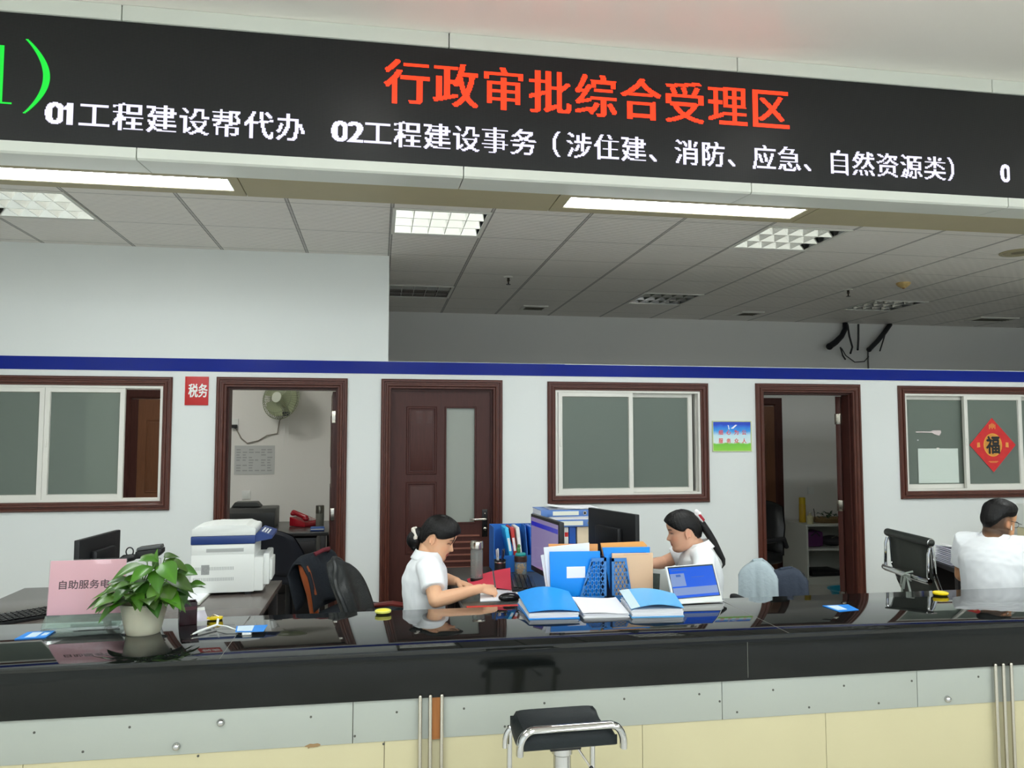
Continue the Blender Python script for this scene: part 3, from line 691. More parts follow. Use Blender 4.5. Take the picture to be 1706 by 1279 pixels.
def potted_plant():
    random.seed(11)
    c = PZ(243, 1050, ZT); c = Vector((c.x, 3.46, ZT))
    t = thing('potted_plant', 'leafy green pothos in a translucent white plastic pot on the counter', 'plant', c)
    pot = mat('translucent pot', (226, 222, 196), 0.3, trans=0.25, var=0.12, vscale=14, sub=0.1)
    MB().lathe([(0.062, 0.0), (0.066, 0.004), (0.072, 0.03), (0.084, 0.085), (0.090, 0.118), (0.094, 0.120), (0.094, 0.125), (0.088, 0.125), (0.080, 0.085), (0.066, 0.03), (0.06, 0.008)], 36).build('pot', pot, t)
    MB().lathe([(0.064, 0.010), (0.0765, 0.07), (0.0835, 0.100), (0.04, 0.106), (0.001, 0.107)], 28).build('soil', mat('potting soil', (52, 42, 32), 0.9, bump=0.6, bscale=80), t)
    # leaves
    fol = MB(); st = MB(); cols = []; rl = random.Random(5)
    def leaf(base, tip, nrm, wid, droop=0.25):
        base = Vector(base); tip = Vector(tip); d = tip-base; L = d.length; d.normalize()
        n = Vector(nrm); n = (n-d*n.dot(d)).normalized(); s = d.cross(n)
        def fn(u, v):
            v = (v-0.5)*2
            prof = (math.sin(PI*min(1, u**0.62))**0.85)*(1-0.25*u) if 0 < u < 1 else 0
            back = -0.10*L*(1-u)**6*abs(v)
            p = base + d*(u*L+back) + s*(v*wid*prof) + n*(0.22*wid*prof*abs(v)**1.3 - droop*L*u*u*0.9 + 0.03*L*math.sin(u*PI))
            return p
        fol.grid(fn, 9, 6)
        g = rl.random(); g2 = rl.random(); c0 = lin((34+36*g+16*g2, 74+54*g, 22+22*g*g2))
        for i in range(10):
            for j in range(7): k = 1.18 if j == 3 else 1.0-0.10*abs(j-3)/3; cols.append((c0[0]*k, c0[1]*k, c0[2]*k, 1.0))
    def stem(a, b):
        a = Vector(a); b = Vector(b); mid = (a+b)/2+Vector((0, 0, 0.03))
        st.tube([a, mid, b], [0.0035, 0.003, 0.0022], 6)
    def px(x, y, dy=0.0):          # a point of the plant seen at x, y, dy metres behind the pot centre
        return PY(x, y, c.y+dy)-c
    V = Vector
    big = [((236, 942, -.02), (185, 960, -.09), (-.2, -.5, 1), .042), ((212, 984, -.06), (171, 1003, -.09), (-.3, -.6, .9), .026), ((222, 972, -.05), (177, 976, -.10), (-.2, -.3, 1), .03),
           ((212, 985, -.06), (186, 1008, -.12), (-.5, -.6, .6), .032), ((262, 948, -.02), (258, 913, 0), (-.6, -.8, .1), .024), ((250, 945, -.05), (215, 968, -.12), (-.3, -.8, .6), .04),
           ((296, 952, 0), (328, 953, -.03), (.2, -.6, .8), .044), ((318, 975, 0), (341, 971, -.03), (.1, -.7, .7), .024), ((300, 980, -.02), (303, 1016, -.09), (.6, -.7, .4), .034),
           ((278, 934, 0), (316, 948, -.02), (.2, -.4, 1), .034), ((262, 935, -.03), (232, 930, -.08), (-.1, -.5, 1), .034), ((272, 940, -.04), (292, 968, -.12), (.2, -.8, .5), .046),
           ((262, 950, -.05), (263, 985, -.13), (0, -.9, .4), .040), ((285, 962, -.04), (322, 982, -.10), (.3, -.7, .6), .038), ((240, 968, -.06), (231, 1003, -.13), (-.2, -.9, .4), .034),
           ((262, 975, -.07), (249, 1010, -.13), (-.1, -.9, .4), .036), ((282, 976, -.06), (276, 1008, -.13), (.1, -.9, .4), .038), ((225, 958, -.05), (205, 988, -.11), (-.4, -.8, .5), .034),
           ((275, 928, .02), (300, 925, .05), (.1, -.3, 1), .034), ((245, 935, .03), (252, 918, .09), (0, -.5, .9), .034), ((285, 985, -.06), (289, 1012, -.12), (.2, -.9, .3), .03)]
    for b, p, n, w in big:
        B, T_ = px(*b), px(*p); leaf(B, T_, n, w*0.95, 0.18); stem((random.uniform(-.03, .03), random.uniform(-.03, .03), 0.10), B)
    for k in range(62):
        a = k*2.39996; r = 0.045+0.085*math.sqrt((k % 23+0.5)/23); z = 0.255-0.85*r+random.uniform(-0.045, 0.03)
        if z < 0.14: z = 0.14+random.uniform(0, .02)
        B = V((r*math.cos(a), r*math.sin(a), z)); o = V((math.cos(a+random.uniform(-.5, .5)), math.sin(a+random.uniform(-.5, .5)), random.uniform(-.5, .25)))
        L = random.uniform(0.07, 0.105); T_ = B+o*L
        if T_.y > 0.18: continue
        leaf(B, T_, (o.x*0.4, o.y*0.4-0.25, 1), random.uniform(0.026, 0.038), 0.3)
        stem((B.x*0.25, B.y*0.25, 0.10), B)
    fo = fol.build('foliage', attr_mat('pothos leaf', 0.30, 0.0, 0.5), t, smooth=60); at_ = fo.data.color_attributes.new('tint', 'FLOAT_COLOR', 'POINT'); at_.data.foreach_set('color', np.array(cols, dtype=np.float32).ravel()); st.build('stems', mat('pothos stem', (96, 140, 62), 0.4), t)
potted_plant()

def cards():
    blue = mat('card blue', (40, 140, 232), 0.4, var=0.15, vscale=25); pale = mat('card pale print', (206, 226, 240), 0.5, var=0.1, vscale=60)
    def card(label, pts, band, k):
        c = sum(pts, Vector())/4; t = thing('card', label, 'card', c)
        q = [p-c for p in pts]
        m = MB(); m.prism(q, (0, 0, 0.0016)); m.build('card_body', blue, t, smooth=0)
        def at(u, v): return q[0].lerp(q[1], v).lerp(q[3].lerp(q[2], v), u)
        for a, b, e, f in band:
            m = MB(); m.prism([at(a, e), at(a, f), at(b, f), at(b, e)], (0, 0, 0.0004)); o = m.build('print', pale, t, smooth=0); o.location = (0, 0, 0.0017)
    card('blue and white card lying on the counter left of the pink sign', [PZ(*p, ZT+0.0005) for p in ((24, 1065), (46, 1053), (93, 1050), (76, 1062))], [(0.25, 0.62, 0.15, 0.85), (0.72, 0.92, 0.3, 0.7)], 0)
    card('blue and white card lying on the counter below the jacket chair', [PZ(*p, ZT+0.0005) for p in ((1398, 1019), (1370, 1009), (1413, 1007), (1431, 1016))], [(0.1, 0.55, 0.2, 0.9)], 1)
    card('blue and white card leaning on the pen holder base beside the plant', [PZ(*p, ZT+0.012) for p in ((392, 1053), (394, 1043), (446, 1041), (439, 1052))], [(0.05, 0.58, 0.1, 0.95)], 2)
cards()
def counter_pen():
    w = mat('white pen plastic', (236, 238, 234), 0.3)
    b = PZ(412, 1056, ZT)
    t = thing('counter_pen', 'white tethered counter pen with its stand lying by the plant', 'pen', b)
    MB().box((0.0, 0, 0.005), (0.036, 0.036, 0.010), bev=0.003).build('stand_base', w, t)
    a = PZ(318, 1060, ZT)-b; e = PZ(360, 1046, ZT)-b; e.z = 0.012
    d = (e-a).normalized(); a.z = 0.006
    MB().capsule([a+d*0.012, a+d*0.05, e], [0.0035, 0.0055, 0.0055], 10).build('pen_barrel', w, t)
    MB().capsule([a, a+d*0.014], [0.0012, 0.003], 8).build('pen_tip', steel_m, t)
    MB().capsule([e+Vector((0.004, 0, 0.002)), e+Vector((0.006, 0.004, 0.022))], 0.005, 8).build('pen_clip', w, t)
    MB().tube([e+Vector((0.004, 0, 0.0)), e.lerp(Vector((0, 0, 0.01)), 0.35)+Vector((0, 0, 0.004)), e.lerp(Vector((0, 0, 0.01)), 0.7)+Vector((0, 0, -0.004)), (-0.012, 0, 0.009)], 0.0032, 8).build('tether', w, t)
counter_pen()
def yellow_sponges():
    y = mat('yellow finger pad', (246, 214, 24), 0.45)
    for (px, py), n, l in (((1567, 990), 'yellow round finger wetting pad lying on the counter below the chrome chair', 1), ((638, 1016), 'pale yellow round finger wetting pad on the counter edge by the closed door', 0)):
        p = PZ(px, py, ZT); p.y = min(p.y, YB-0.04)
        t = thing('finger_pad', n, 'stationery', p, 0, 'yellow pads on the counter')
        MB().lathe([(0.030, 0.0), (0.036, 0.003), (0.037, 0.010), (0.033, 0.013), (0.030, 0.011)], 28).build('dish', y if l else mat('pale yellow', (226, 222, 110), 0.45), t)
        MB().lathe([(0.031, 0.008), (0.026, 0.0125), (0.001, 0.0135)], 24).build('pad', mat('yellow sponge', (240, 226, 70), 0.8, bump=0.4, bscale=200), t)
yellow_sponges()
def dark_box():
    p = PZ(296, 1043, ZT); p = Vector((-0.797, 3.60, ZT))
    t = thing('pen_holder', 'dark maroon square pen holder half hidden behind the potted plant', 'pen holder', p, 0.3)
    m = MB(); h = 0.035
    for s in (-1, 1): m.b2(-h, h, s*h, s*(h-0.004), 0, 0.092, 0.001); m.b2(s*h, s*(h-0.004), -h+0.004, h-0.004, 0, 0.092, 0.001)
    m.b2(-h+0.004, h-0.004, -h+0.004, h-0.004, 0, 0.004); m.build('body', mat('dark maroon plastic', (48, 24, 30), 0.25), t)
    m = MB()
    for a in (-1, 1): m.b2(-h+0.003, h-0.003, a*(h+0.0008), a*(h-0.0005), 0.062, 0.076)
    m.build('trim_band', mat('maroon band', (92, 52, 60), 0.3), t)
    s = thing('sachet', 'small white and silver sachet by the maroon holder', 'sachet', PZ(327, 1030, ZT)+Vector((0, 0, 0)), 0.5)
    s.location.y = 3.65; s.location.x += 0.03
    m = MB(); m.grid(lambda u, v: Vector(((u-.5)*0.05, (v-.5)*0.075, 0.004+0.006*math.sin(PI*u)*math.sin(PI*v)+0.03*v*v)), 6, 6); m.build('pouch', mat('silver foil', (214, 210, 222), 0.25, 0.3), s)
    m = MB(); m.grid(lambda u, v: Vector(((u-.5)*0.05, 0.036+v*0.008, 0.0345+0.012*v)), 3, 1); m.build('seal', white_m, s)
    t = thing('bulldog_clip', 'yellow plastic clip lying behind the white pen', 'clip', (-0.700, 3.655, ZT), 0.25)
    MB().prism([(-0.03, -0.012, 0), (0.03, -0.016, 0), (0.038, 0.0, 0), (0.026, 0.016, 0), (-0.026, 0.012, 0)], (0, 0, 0.012), bev=0.003).build('jaw', mat('clip yellow', (240, 210, 30), 0.35), t)
    MB().tube([(-0.02, -0.008, 0.013), (0, 0.012, 0.018), (0.02, -0.008, 0.013)], 0.002, 6).build('spring', steel_m, t)
dark_box()

def folders():
    blue = mat('blue folder card', (38, 152, 240), 0.38, var=0.06, vscale=10); pal = mat('pale blue folder card', (104, 184, 240), 0.38, var=0.05)
    def folder(name, label, q, hgt, cov, curl, spine=None):
        # q: near-left, near-right, far-right, far-left on the counter
        c = sum(q, Vector())/4; c.z = ZT; t = thing(name, label, 'folder', c); r = [Vector((p.x-c.x, p.y-c.y, 0)) for p in q]
        def at(u, v): return r[0].lerp(r[1], u).lerp(r[3].lerp(r[2], u), v)
        random.seed(len(label))
        m = MB(); n = 7
        for k in range(n):
            z = 0.004+hgt*k/n; j = [Vector((random.uniform(-.004, .004), random.uniform(-.004, .004), 0)) for _ in range(4)]
            m.prism([at(.02, .02)+j[0]+Vector((0, 0, z)), at(.98, .02)+j[1]+Vector((0, 0, z)), at(.98, .97)+j[2]+Vector((0, 0, z)), at(.02, .97)+j[3]+Vector((0, 0, z))], (0, 0, hgt/n*0.85))
        m.build('paper_stack', paper_m, t, smooth=0)
        m = MB(); m.prism([at(0, 0), at(1, 0), at(1, 1), at(0, 1)], (0, 0, 0.003)); m.build('back_cover', cov if cov else paper_m, t, smooth=0)
        if cov:
            z0 = hgt+0.006
            m = MB(); m.grid(lambda u, v: at(u, v)+Vector((0, 0, z0+curl(u, v))), 14, 10)
            m.grid(lambda u, v: at(u, v)+Vector((0, 0, z0+curl(u, v)+0.0018)), 14, 10); o = m.build('front_cover', cov, t)
        else:
            m = MB(); m.grid(lambda u, v: at(u, v)+Vector((0, 0, hgt+0.005+curl(u, v))), 12, 10); m.build('top_sheet', paper_m, t)
        if spine:
            m = MB(); m.grid(lambda u, v: at(u*0.17, v)+Vector((0, 0, hgt+0.0085+curl(u*0.17, v))), 3, 10); m.build('label_strip', mat('pale label', (206, 226, 232), 0.45), t)
    Z = ZT
    folder('folder', 'open blue folder of papers, leftmost of three on the counter', [PZ(881, 1032, Z), PZ(966, 1030, Z), PZ(948, 1004, Z), PZ(862, 1006, Z)], 0.022, blue,
           lambda u, v: 0.030*math.sin(PI*min(1, u*0.9+.05))*(0.35+0.65*v)+0.02*v)
    folder('paper_bundle', 'white bundle of papers between the two blue folders on the counter', [PZ(972, 1030, Z), PZ(1049, 1028, Z), PZ(1026, 1005, Z), PZ(952, 1006, Z)], 0.014, None,
           lambda u, v: 0.012*(1-u)**2*(v+.3)+0.014*u*u*v+0.003*math.sin(5*u))
    folder('folder', 'thick pale blue folder of papers, next to the small tablet screen', [PZ(1052, 1029, Z), PZ(1140, 1027, Z), PZ(1124, 1006, Z), PZ(1032, 1006, Z)], 0.030, pal,
           lambda u, v: 0.018*math.sin(PI*u)+0.014*(1-u)*v+0.012*v, spine=True)
folders()

def tablet():
    bl = PZ(1124, 1008, ZT); br = PZ(1206, 1003, ZT); c = (bl+br)/2; d = (br-bl); w = d.length; a = math.atan2(d.y, d.x)
    t = thing('tablet_display', 'small white tablet display with a blue screen standing on the counter', 'tablet', c, a)
    T = Matrix.Translation((0, 0, 0.004)) @ Matrix.Rotation(math.radians(-24), 4, 'X') @ Matrix.Rotation(math.radians(-1.5), 4, 'Y')
    h = 0.182; W2 = w/2; t.location.z = ZT+0.001; t.location.y += 0.012
    m = MB(); m.T = T; m.b2(-W2, W2, 0.0, 0.014, 0.0, h, 0.004); body = m.build('housing', white_m, t)
    m = MB(); m.T = T; m.b2(-W2+0.008, W2-0.006, -0.0008, 0.001, 0.022, h-0.005, 0.0004); m.build('bezel', mat('dark bezel', (44, 60, 72), 0.15), t)
    sc = mat('tablet screen blue', (10, 92, 226), 0.12, emit=0.9); x0, x1, z0, z1 = -W2+0.012, W2-0.011, 0.026, h-0.012
    m = MB(); m.T = T; m.b2(x0, x1, -0.0014, 0.0, z0, z1); m.build('screen', sc, t, smooth=0)
    lt = mat('screen pale panel', (150, 178, 236), 0.12, emit=0.62)
    m = MB(); m.T = T; m.b2(x0, x0+0.075, -0.0017, -0.0012, z0+0.055, z1-0.028); m.b2(x0, x1, -0.0017, -0.0012, z0+0.012, z0+0.048); m.build('screen_panel', lt, t, smooth=0)
    m = MB(); m.T = T; m.b2(x0+0.03, x0+0.055, -0.002, -0.0014, z0+0.10, z1-0.033); m.b2(x0+0.012, x0+0.09, -0.002, -0.0014, z1-0.014, z1-0.010); m.b2(x0+0.11, x0+0.18, -0.002, -0.0014, z0+0.094, z0+0.096); m.build('screen_icon', mat('screen icon', (84, 134, 230), 0.12, emit=0.5), t, smooth=0)
    m = MB(); m.prism([(-0.06, 0.03, 0.0), (-0.06, 0.12, 0.0), (-0.06, 0.115, 0.006), (-0.06, 0.075, 0.11), (-0.06, 0.068, 0.10), (-0.06, 0.10, 0.006)], (0.12, 0, 0)); m.build('rear_stand', white_m, t)
    m = MB(); m.b2(-W2, W2, -0.004, 0.03, 0.0, 0.006, 0.002); m.build('foot', white_m, t)
tablet()

# ------------------------------------------------------------------ bar stool in front of the counter
def bar_stool():
    y0, y1 = 2.375, 2.625
    a = PZ(858, 1218, 0.655); b = PZ(1016, 1208, 0.655)
    cx = (a.x+b.x)/2; t = thing('bar_stool', 'black padded bar stool with a chrome rail in front of the counter', 'stool', (cx+0.012, 2.555, 0), math.radians(1.5))
    hx = 0.150
    def fn(u, v):
        x = (u-.5)*2; y = (v-.5)*2; e = (1-abs(x)**8)*(1-abs(y)**6)
        return Vector((x*hx, y*0.112, 0.615+0.035*max(0, e)**0.25+0.028*abs(y)**2.2))
    m = MB(); m.grid(fn, 18, 14); m.grid(lambda u, v: Vector(((u-.5)*2*hx, (v-.5)*0.224, 0.585+0.028*abs((v-.5)*2)**2.2)), 18, 14)
    for k in (0, 1):
        m.grid(lambda u, v: Vector(((k-.5)*2*hx, (u-.5)*0.224, 0.585+0.028*abs((u-.5)*2)**2.2+0.03*v)), 14, 2)
        m.grid(lambda u, v: Vector(((u-.5)*2*hx, (k-.5)*0.224, 0.585+0.028+0.03*v)), 18, 2)
    bmesh.ops.remove_doubles(m.bm, verts=m.bm.verts[:], dist=1e-3)
    m.build('seat', mat('black vinyl seat', (22, 28, 30), 0.5, spec=0.3, bump=0.1, bscale=160), t, smooth=50)
    def rail(name, y, dz, r, fl):
        pts = []
        for k in range(9):
            q = PI/2*k/8; pts.append((-hx-0.002+0.045*(1-math.cos(q))*1.0-0.014, y, 0.60+dz-0.02+0.055*math.sin(q)))
        R = [(-p[0], p[1], p[2]) for p in pts[::-1]]
        P = [(-hx-0.016, y+0.002, 0.60+dz-0.038)]+pts+R+[(hx+0.016, y+0.002, 0.60+dz-0.038)]
        MB().tube(P, r, 12, True, fl, (0, 0, 1)).build(name, chrome_m, t)
    rail('chrome_rail', -0.126, 0.044, 0.0115, 1.45)
    rail('chrome_rail', 0.120, -0.025, 0.009, 1.0)
    for s in (-1, 1):
        x = s*(hx-0.004)
        MB().tube([(x, 0.137, 0.60), (x, 0.142, 0.52), (x, 0.150, 0.34), (x, 0.150, 0.30), (x*0.96, 0.150, 0.285), (x*0.85, 0.150, 0.28), (0, 0.15, 0.28)], 0.0095, 10).build('footrest_tube', chrome_m, t)
    MB().lathe([(0.020, 0.30), (0.020, 0.585)], 22).build('gas_lift', chrome_m, t)
    MB().lathe([(0.029, 0.03), (0.029, 0.55), (0.034, 0.555), (0.034, 0.575), (0.021, 0.58)], 26).build('post', chrome_m, t)
    MB().lathe([(0.20, 0.0), (0.20, 0.008), (0.17, 0.018), (0.06, 0.034), (0.034, 0.05)], 36).build('base', chrome_m, t)
    MB().b2(-0.05, 0.05, -0.05, 0.05, 0.580, 0.590).build('seat_plate', black_m, t)
    MB().tube([(0.045, -0.03, 0.575), (0.085, -0.05, 0.515)], 0.004, 8).build('lever', steel_m, t)
    MB().capsule([(0.083, -0.05, 0.52), (0.105, -0.06, 0.475), (0.108, -0.062, 0.462)], [0.007, 0.0085, 0.0065], 10).build('lever_grip', black_m, t)
bar_stool()
# ================================================================== OFFICE SIDE
def monitor(label, A, B, ztop, h, screen_front, scr=None):
    """A, B: top corners left and right as one looks at the side that is seen; screen_front: that side is the screen"""
    c = (A+B)/2; d = B-A; w = Vector((d.x, d.y, 0)).length; a = math.atan2(d.y, d.x)
    z0 = ztop-h
    t = thing('monitor', label, 'monitor', (c.x, c.y, 0.751), a)
    zb = z0-0.751; zt = ztop-0.751; s = -1 if screen_front else 1
    MB().box((0, 0, (zb+zt)/2), (w, 0.028, h), bev=0.006).build('housing', black_m, t)
    y = s*0.0145
    MB().b2(-w/2+0.016, w/2-0.016, y-0.0008, y+0.0008, zb+0.03, zt-0.016).build('screen', scr or mat('dark screen', (16, 18, 22), 0.1), t, smooth=0)
    MB().box((0, -s*0.03, (zb+zt)/2), (w*0.5, 0.034, h*0.5), bev=0.015).build('rear_cover', black_m, t)
    MB().prism([(-0.03, -s*0.05, 0.012), (0.03, -s*0.05, 0.012), (0.022, -s*0.04, zb+h*0.45), (-0.022, -s*0.04, zb+h*0.45)], (0, -s*0.014, 0)).build('stand_neck', steel_m if not screen_front and 'sign' in label else black_m, t)
    m = MB(); m.T = Matrix.Translation((0, -s*0.045, 0)); m.lathe([(0.105, 0), (0.105, 0.006), (0.08, 0.012), (0.001, 0.014)], 28); m.build('stand_base', black_m, t)
    return t
monitor('black monitor seen from behind on the desk at the left, above the pink sign', PZ(128, 900, 1.07), PZ(197, 882, 1.07), 1.07, 0.27, False)
scr_m = mat('lilac screen', (146, 132, 178), 0.15, emit=0.62)
ma = monitor('monitor with a lit lilac screen turned to the woman with the bun', PZ(888, 855, 1.14), PZ(936, 870, 1.14), 1.14, 0.315, True, scr_m)
w_ = (PZ(936, 870, 1.14)-PZ(888, 855, 1.14)); w_.z = 0
MB().b2(-w_.length/2+0.02, w_.length/2-0.02, -0.0164, -0.0152, 0.389-0.062, 0.389-0.038).build('title_bar', mat('screen blue bar', (36, 40, 170), 0.15, emit=0.8), ma, smooth=0)
monitor('black monitor seen from behind, facing the woman with the ponytail', PZ(983, 845, 1.17), PZ(1062, 857, 1.17), 1.17, 0.33, False)

def keyboard(label, q, z):
    c = sum(q, Vector())/4; d = q[1]-q[0]; a = math.atan2(d.y, d.x); w = d.length; dp = ((q[3]-q[0]).length+(q[2]-q[1]).length)/2
    t = thing('keyboard', label, 'keyboard', (c.x, c.y, z), a)
    MB().prism([(-w/2, -dp/2, 0), (-w/2, dp/2, 0), (-w/2, dp/2, 0.024), (-w/2, -dp/2, 0.012)], (w, 0, 0), bev=0.003).build('case', black_m, t)
    m = MB(); nk = 15
    for r in range(5):
        for k in range(nk):
            y = -dp/2+dp*(r+0.6)/5.3; x = -w/2+w*(k+0.55)/(nk+0.1)
            m.box((x, y, 0.0135+0.012*(r+0.6)/5.3+0.003), (w/nk*0.82, dp/5.3*0.8, 0.006), bev=0.0015, seg=1)
    m.build('keys', blackgl_m, t, smooth=0)
    return t
k1 = keyboard('black keyboard on the desk of the woman with the bun', [Vector(p) for p in ((0.735, 4.12, 0), (0.735, 4.55, 0), (0.60, 4.55, 0), (0.60, 4.12, 0))], 0.752)
k1.location = (0.80, 4.36, 0.752); k1.rotation_euler = (0, 0, PI/2-0.12)
keyboard('black keyboard at the left frame edge behind the pink sign', [Vector(p) for p in ((-1.70, 3.74, 0), (-1.44, 3.98, 0), (-1.53, 4.08, 0), (-1.79, 3.84, 0))], 0.752)
def mouse(label, p, a):
    t = thing('mouse', label, 'mouse', p, a)
    m = MB(); m.ell((0, 0, 0.012), (0.056, 0.031, 0.024), n=20, m=12)
    for v in m.bm.verts: v.co.z = max(v.co.z, 0.0)
    m.build('shell', blackgl_m, t)
    MB().box((0.026, 0, 0.033), (0.018, 0.006, 0.006), bev=0.002).build('scroll_wheel', mat('grey rubber', (90, 90, 92), 0.6), t)
    MB().tube([(0.053, 0, 0.01), (0.10, 0.01, 0.004), (0.17, 0.06, 0.003)], 0.002, 6).build('cable', black_m, t)
mouse('black mouse by the white papers of the woman with the bun', PZ(848, 999, 0.752), 0.1)
mouse('black mouse at the left frame edge beside the keyboard', Vector((-1.81, 3.79, 0.752)), 2.0)

# white multifunction printer on the left desk
def printer():
    navy = mat('navy band', (38, 62, 122), 0.35)
    t = thing('printer', 'white multifunction printer with a navy band on the left desk', 'printer', (-0.80, 4.50, 0.751), math.radians(2))
    hx, hy = 0.158, 0.155
    m = MB(); m.b2(-hx, hx, -hy, hy, 0.012, 0.215, 0.008); m.b2(-hx, hx-0.0, -hy, hy, 0.205, 0.262, 0.006); m.b2(hx-0.01, hx+0.045, -hy+0.008, hy-0.008, 0.014, 0.19, 0.01); m.build('body', white_m, t)
    m = MB(); m.b2(hx+0.04, hx+0.072, -hy+0.04, hy-0.04, 0.04, 0.205, 0.008); m.b2(hx+0.070, hx+0.084, -hy+0.065, hy-0.065, 0.06, 0.17, 0.004); m.build('front_tray', white_m, t)
    MB().b2(-hx-0.003, hx+0.002, -hy-0.003, hy+0.003, 0.263, 0.305, 0.004).build('navy_band', navy, t)
    m = MB(); m.prism([(hx-0.005, -hy+0.01, 0.268), (hx+0.085, -hy+0.01, 0.285), (hx+0.088, -hy+0.01, 0.302), (hx+0.02, -hy+0.01, 0.325), (hx-0.005, -hy+0.01, 0.305)], (0, 0.29, 0)); p = m.build('control_panel', navy, t)
    m = MB()
    for k in range(4):
        for j in range(3): m.box((hx+0.034+0.014*j, -hy+0.05+0.045*k, 0.3225-0.0048*j), (0.008, 0.022, 0.003), Matrix.Rotation(0.32, 3, 'Y'))
    m.build('buttons', white_m, p)
    m = MB(); m.prism([(-hx-0.002, -hy, 0.306), (hx+0.002, -hy, 0.306), (hx+0.003, -hy, 0.340), (hx-0.006, -hy, 0.348), (hx-0.035, -hy, 0.350), (hx-0.05, -hy, 0.362), (-hx+0.10, -hy, 0.358), (-hx+0.09, -hy, 0.361), (-hx+0.055, -hy, 0.358), (-hx+0.04, -hy, 0.350), (-hx+0.008, -hy, 0.348), (-hx, -hy, 0.340)], (0, 2*hy, 0), bev=0.004); m.build('scanner_lid', white_m, t)
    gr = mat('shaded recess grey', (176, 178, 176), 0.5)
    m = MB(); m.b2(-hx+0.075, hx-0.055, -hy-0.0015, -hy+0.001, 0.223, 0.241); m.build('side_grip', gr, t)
    for z0 in (0.130, 0.075):
        m = MB()
        for k in range(26): m.b2(-hx+0.014+0.0078*k, -hx+0.0175+0.0078*k, -hy-0.0012, -hy+0.001, z0, z0+0.017)
        m.build('vent_grille', gr, t, smooth=0)
    m = MB(); m.b2(-hx+0.052, -hx+0.092, -hy-0.0014, -hy+0.001, 0.108, 0.158); m.build('rating_label', mat('grey label', (150, 152, 150), 0.5, var=0.3, vscale=150), t, smooth=0)
    m = MB()
    for x in (-hx+0.03, hx-0.03):
        for y in (-hy+0.03, hy-0.03): m.b2(x-0.015, x+0.015, y-0.015, y+0.015, 0, 0.013)
    m.build('feet', black_m, t, smooth=0)
printer()
def left_desk_things():
    q = [PZ(*p, 0.752) for p in ((300, 1006), (332, 1008), (365, 976), (322, 974))]; c = sum(q, Vector())/4
    t = thing('document_tray', 'pale grey flat tray lying in front of the white printer', 'tray', c)
    m = MB(); m.prism([p-c for p in q], (0, 0, 0.010), bev=0.002); m.build('tray_body', mat('pale grey plastic', (206, 206, 198), 0.5), t)
    m = MB(); m.prism([(p-c)*0.9+Vector((0, 0, 0.0102)) for p in q], (0, 0, 0.002)); m.build('paper', paper_m, t, smooth=0)
    b = PZ(262, 946, 0.98); b = PY(258, 940, 4.45)
    t = thing('document_camera', 'black folding document camera with a cable loop behind the plant', 'camera', (b.x, 4.45, 0.751))
    MB().b2(-0.07, 0.07, -0.05, 0.06, 0, 0.03, 0.006).build('base', white_m, t)
    MB().b2(-0.004, 0.03, -0.02, 0.014, 0.03, 0.185, 0.006).build('column', white_m, t)
    m = MB(); m.prism([(-0.10, -0.03, 0.185), (0.02, -0.03, 0.195), (0.04, -0.03, 0.215), (0.04, -0.03, 0.238), (-0.09, -0.03, 0.225)], (0, 0.07, 0), bev=0.005); m.build('head', black_m, t)
    MB().prism([(-0.088, -0.032, 0.228), (0.035, -0.032, 0.240), (0.03, -0.032, 0.256), (-0.082, -0.032, 0.244)], (0, 0.074, 0), bev=0.003).build('hinge_cover', mat('grey metal arm', (92, 94, 94), 0.35, 0.4), t)
    MB().capsule([(-0.175, 0, 0.168), (-0.15, 0, 0.185), (-0.11, 0, 0.192)], [0.018, 0.022, 0.018], 12).build('arm', black_m, t)
    MB().tube([(-0.125+0.018*math.cos(a), -0.005, 0.222+0.022*math.sin(a)) for a in [k*2*PI/16 for k in range(17)]], 0.0035, 8).build('cable_loop', black_m, t)
    p = Vector((-1.64, 4.42, 0.751)); 
left_desk_things()

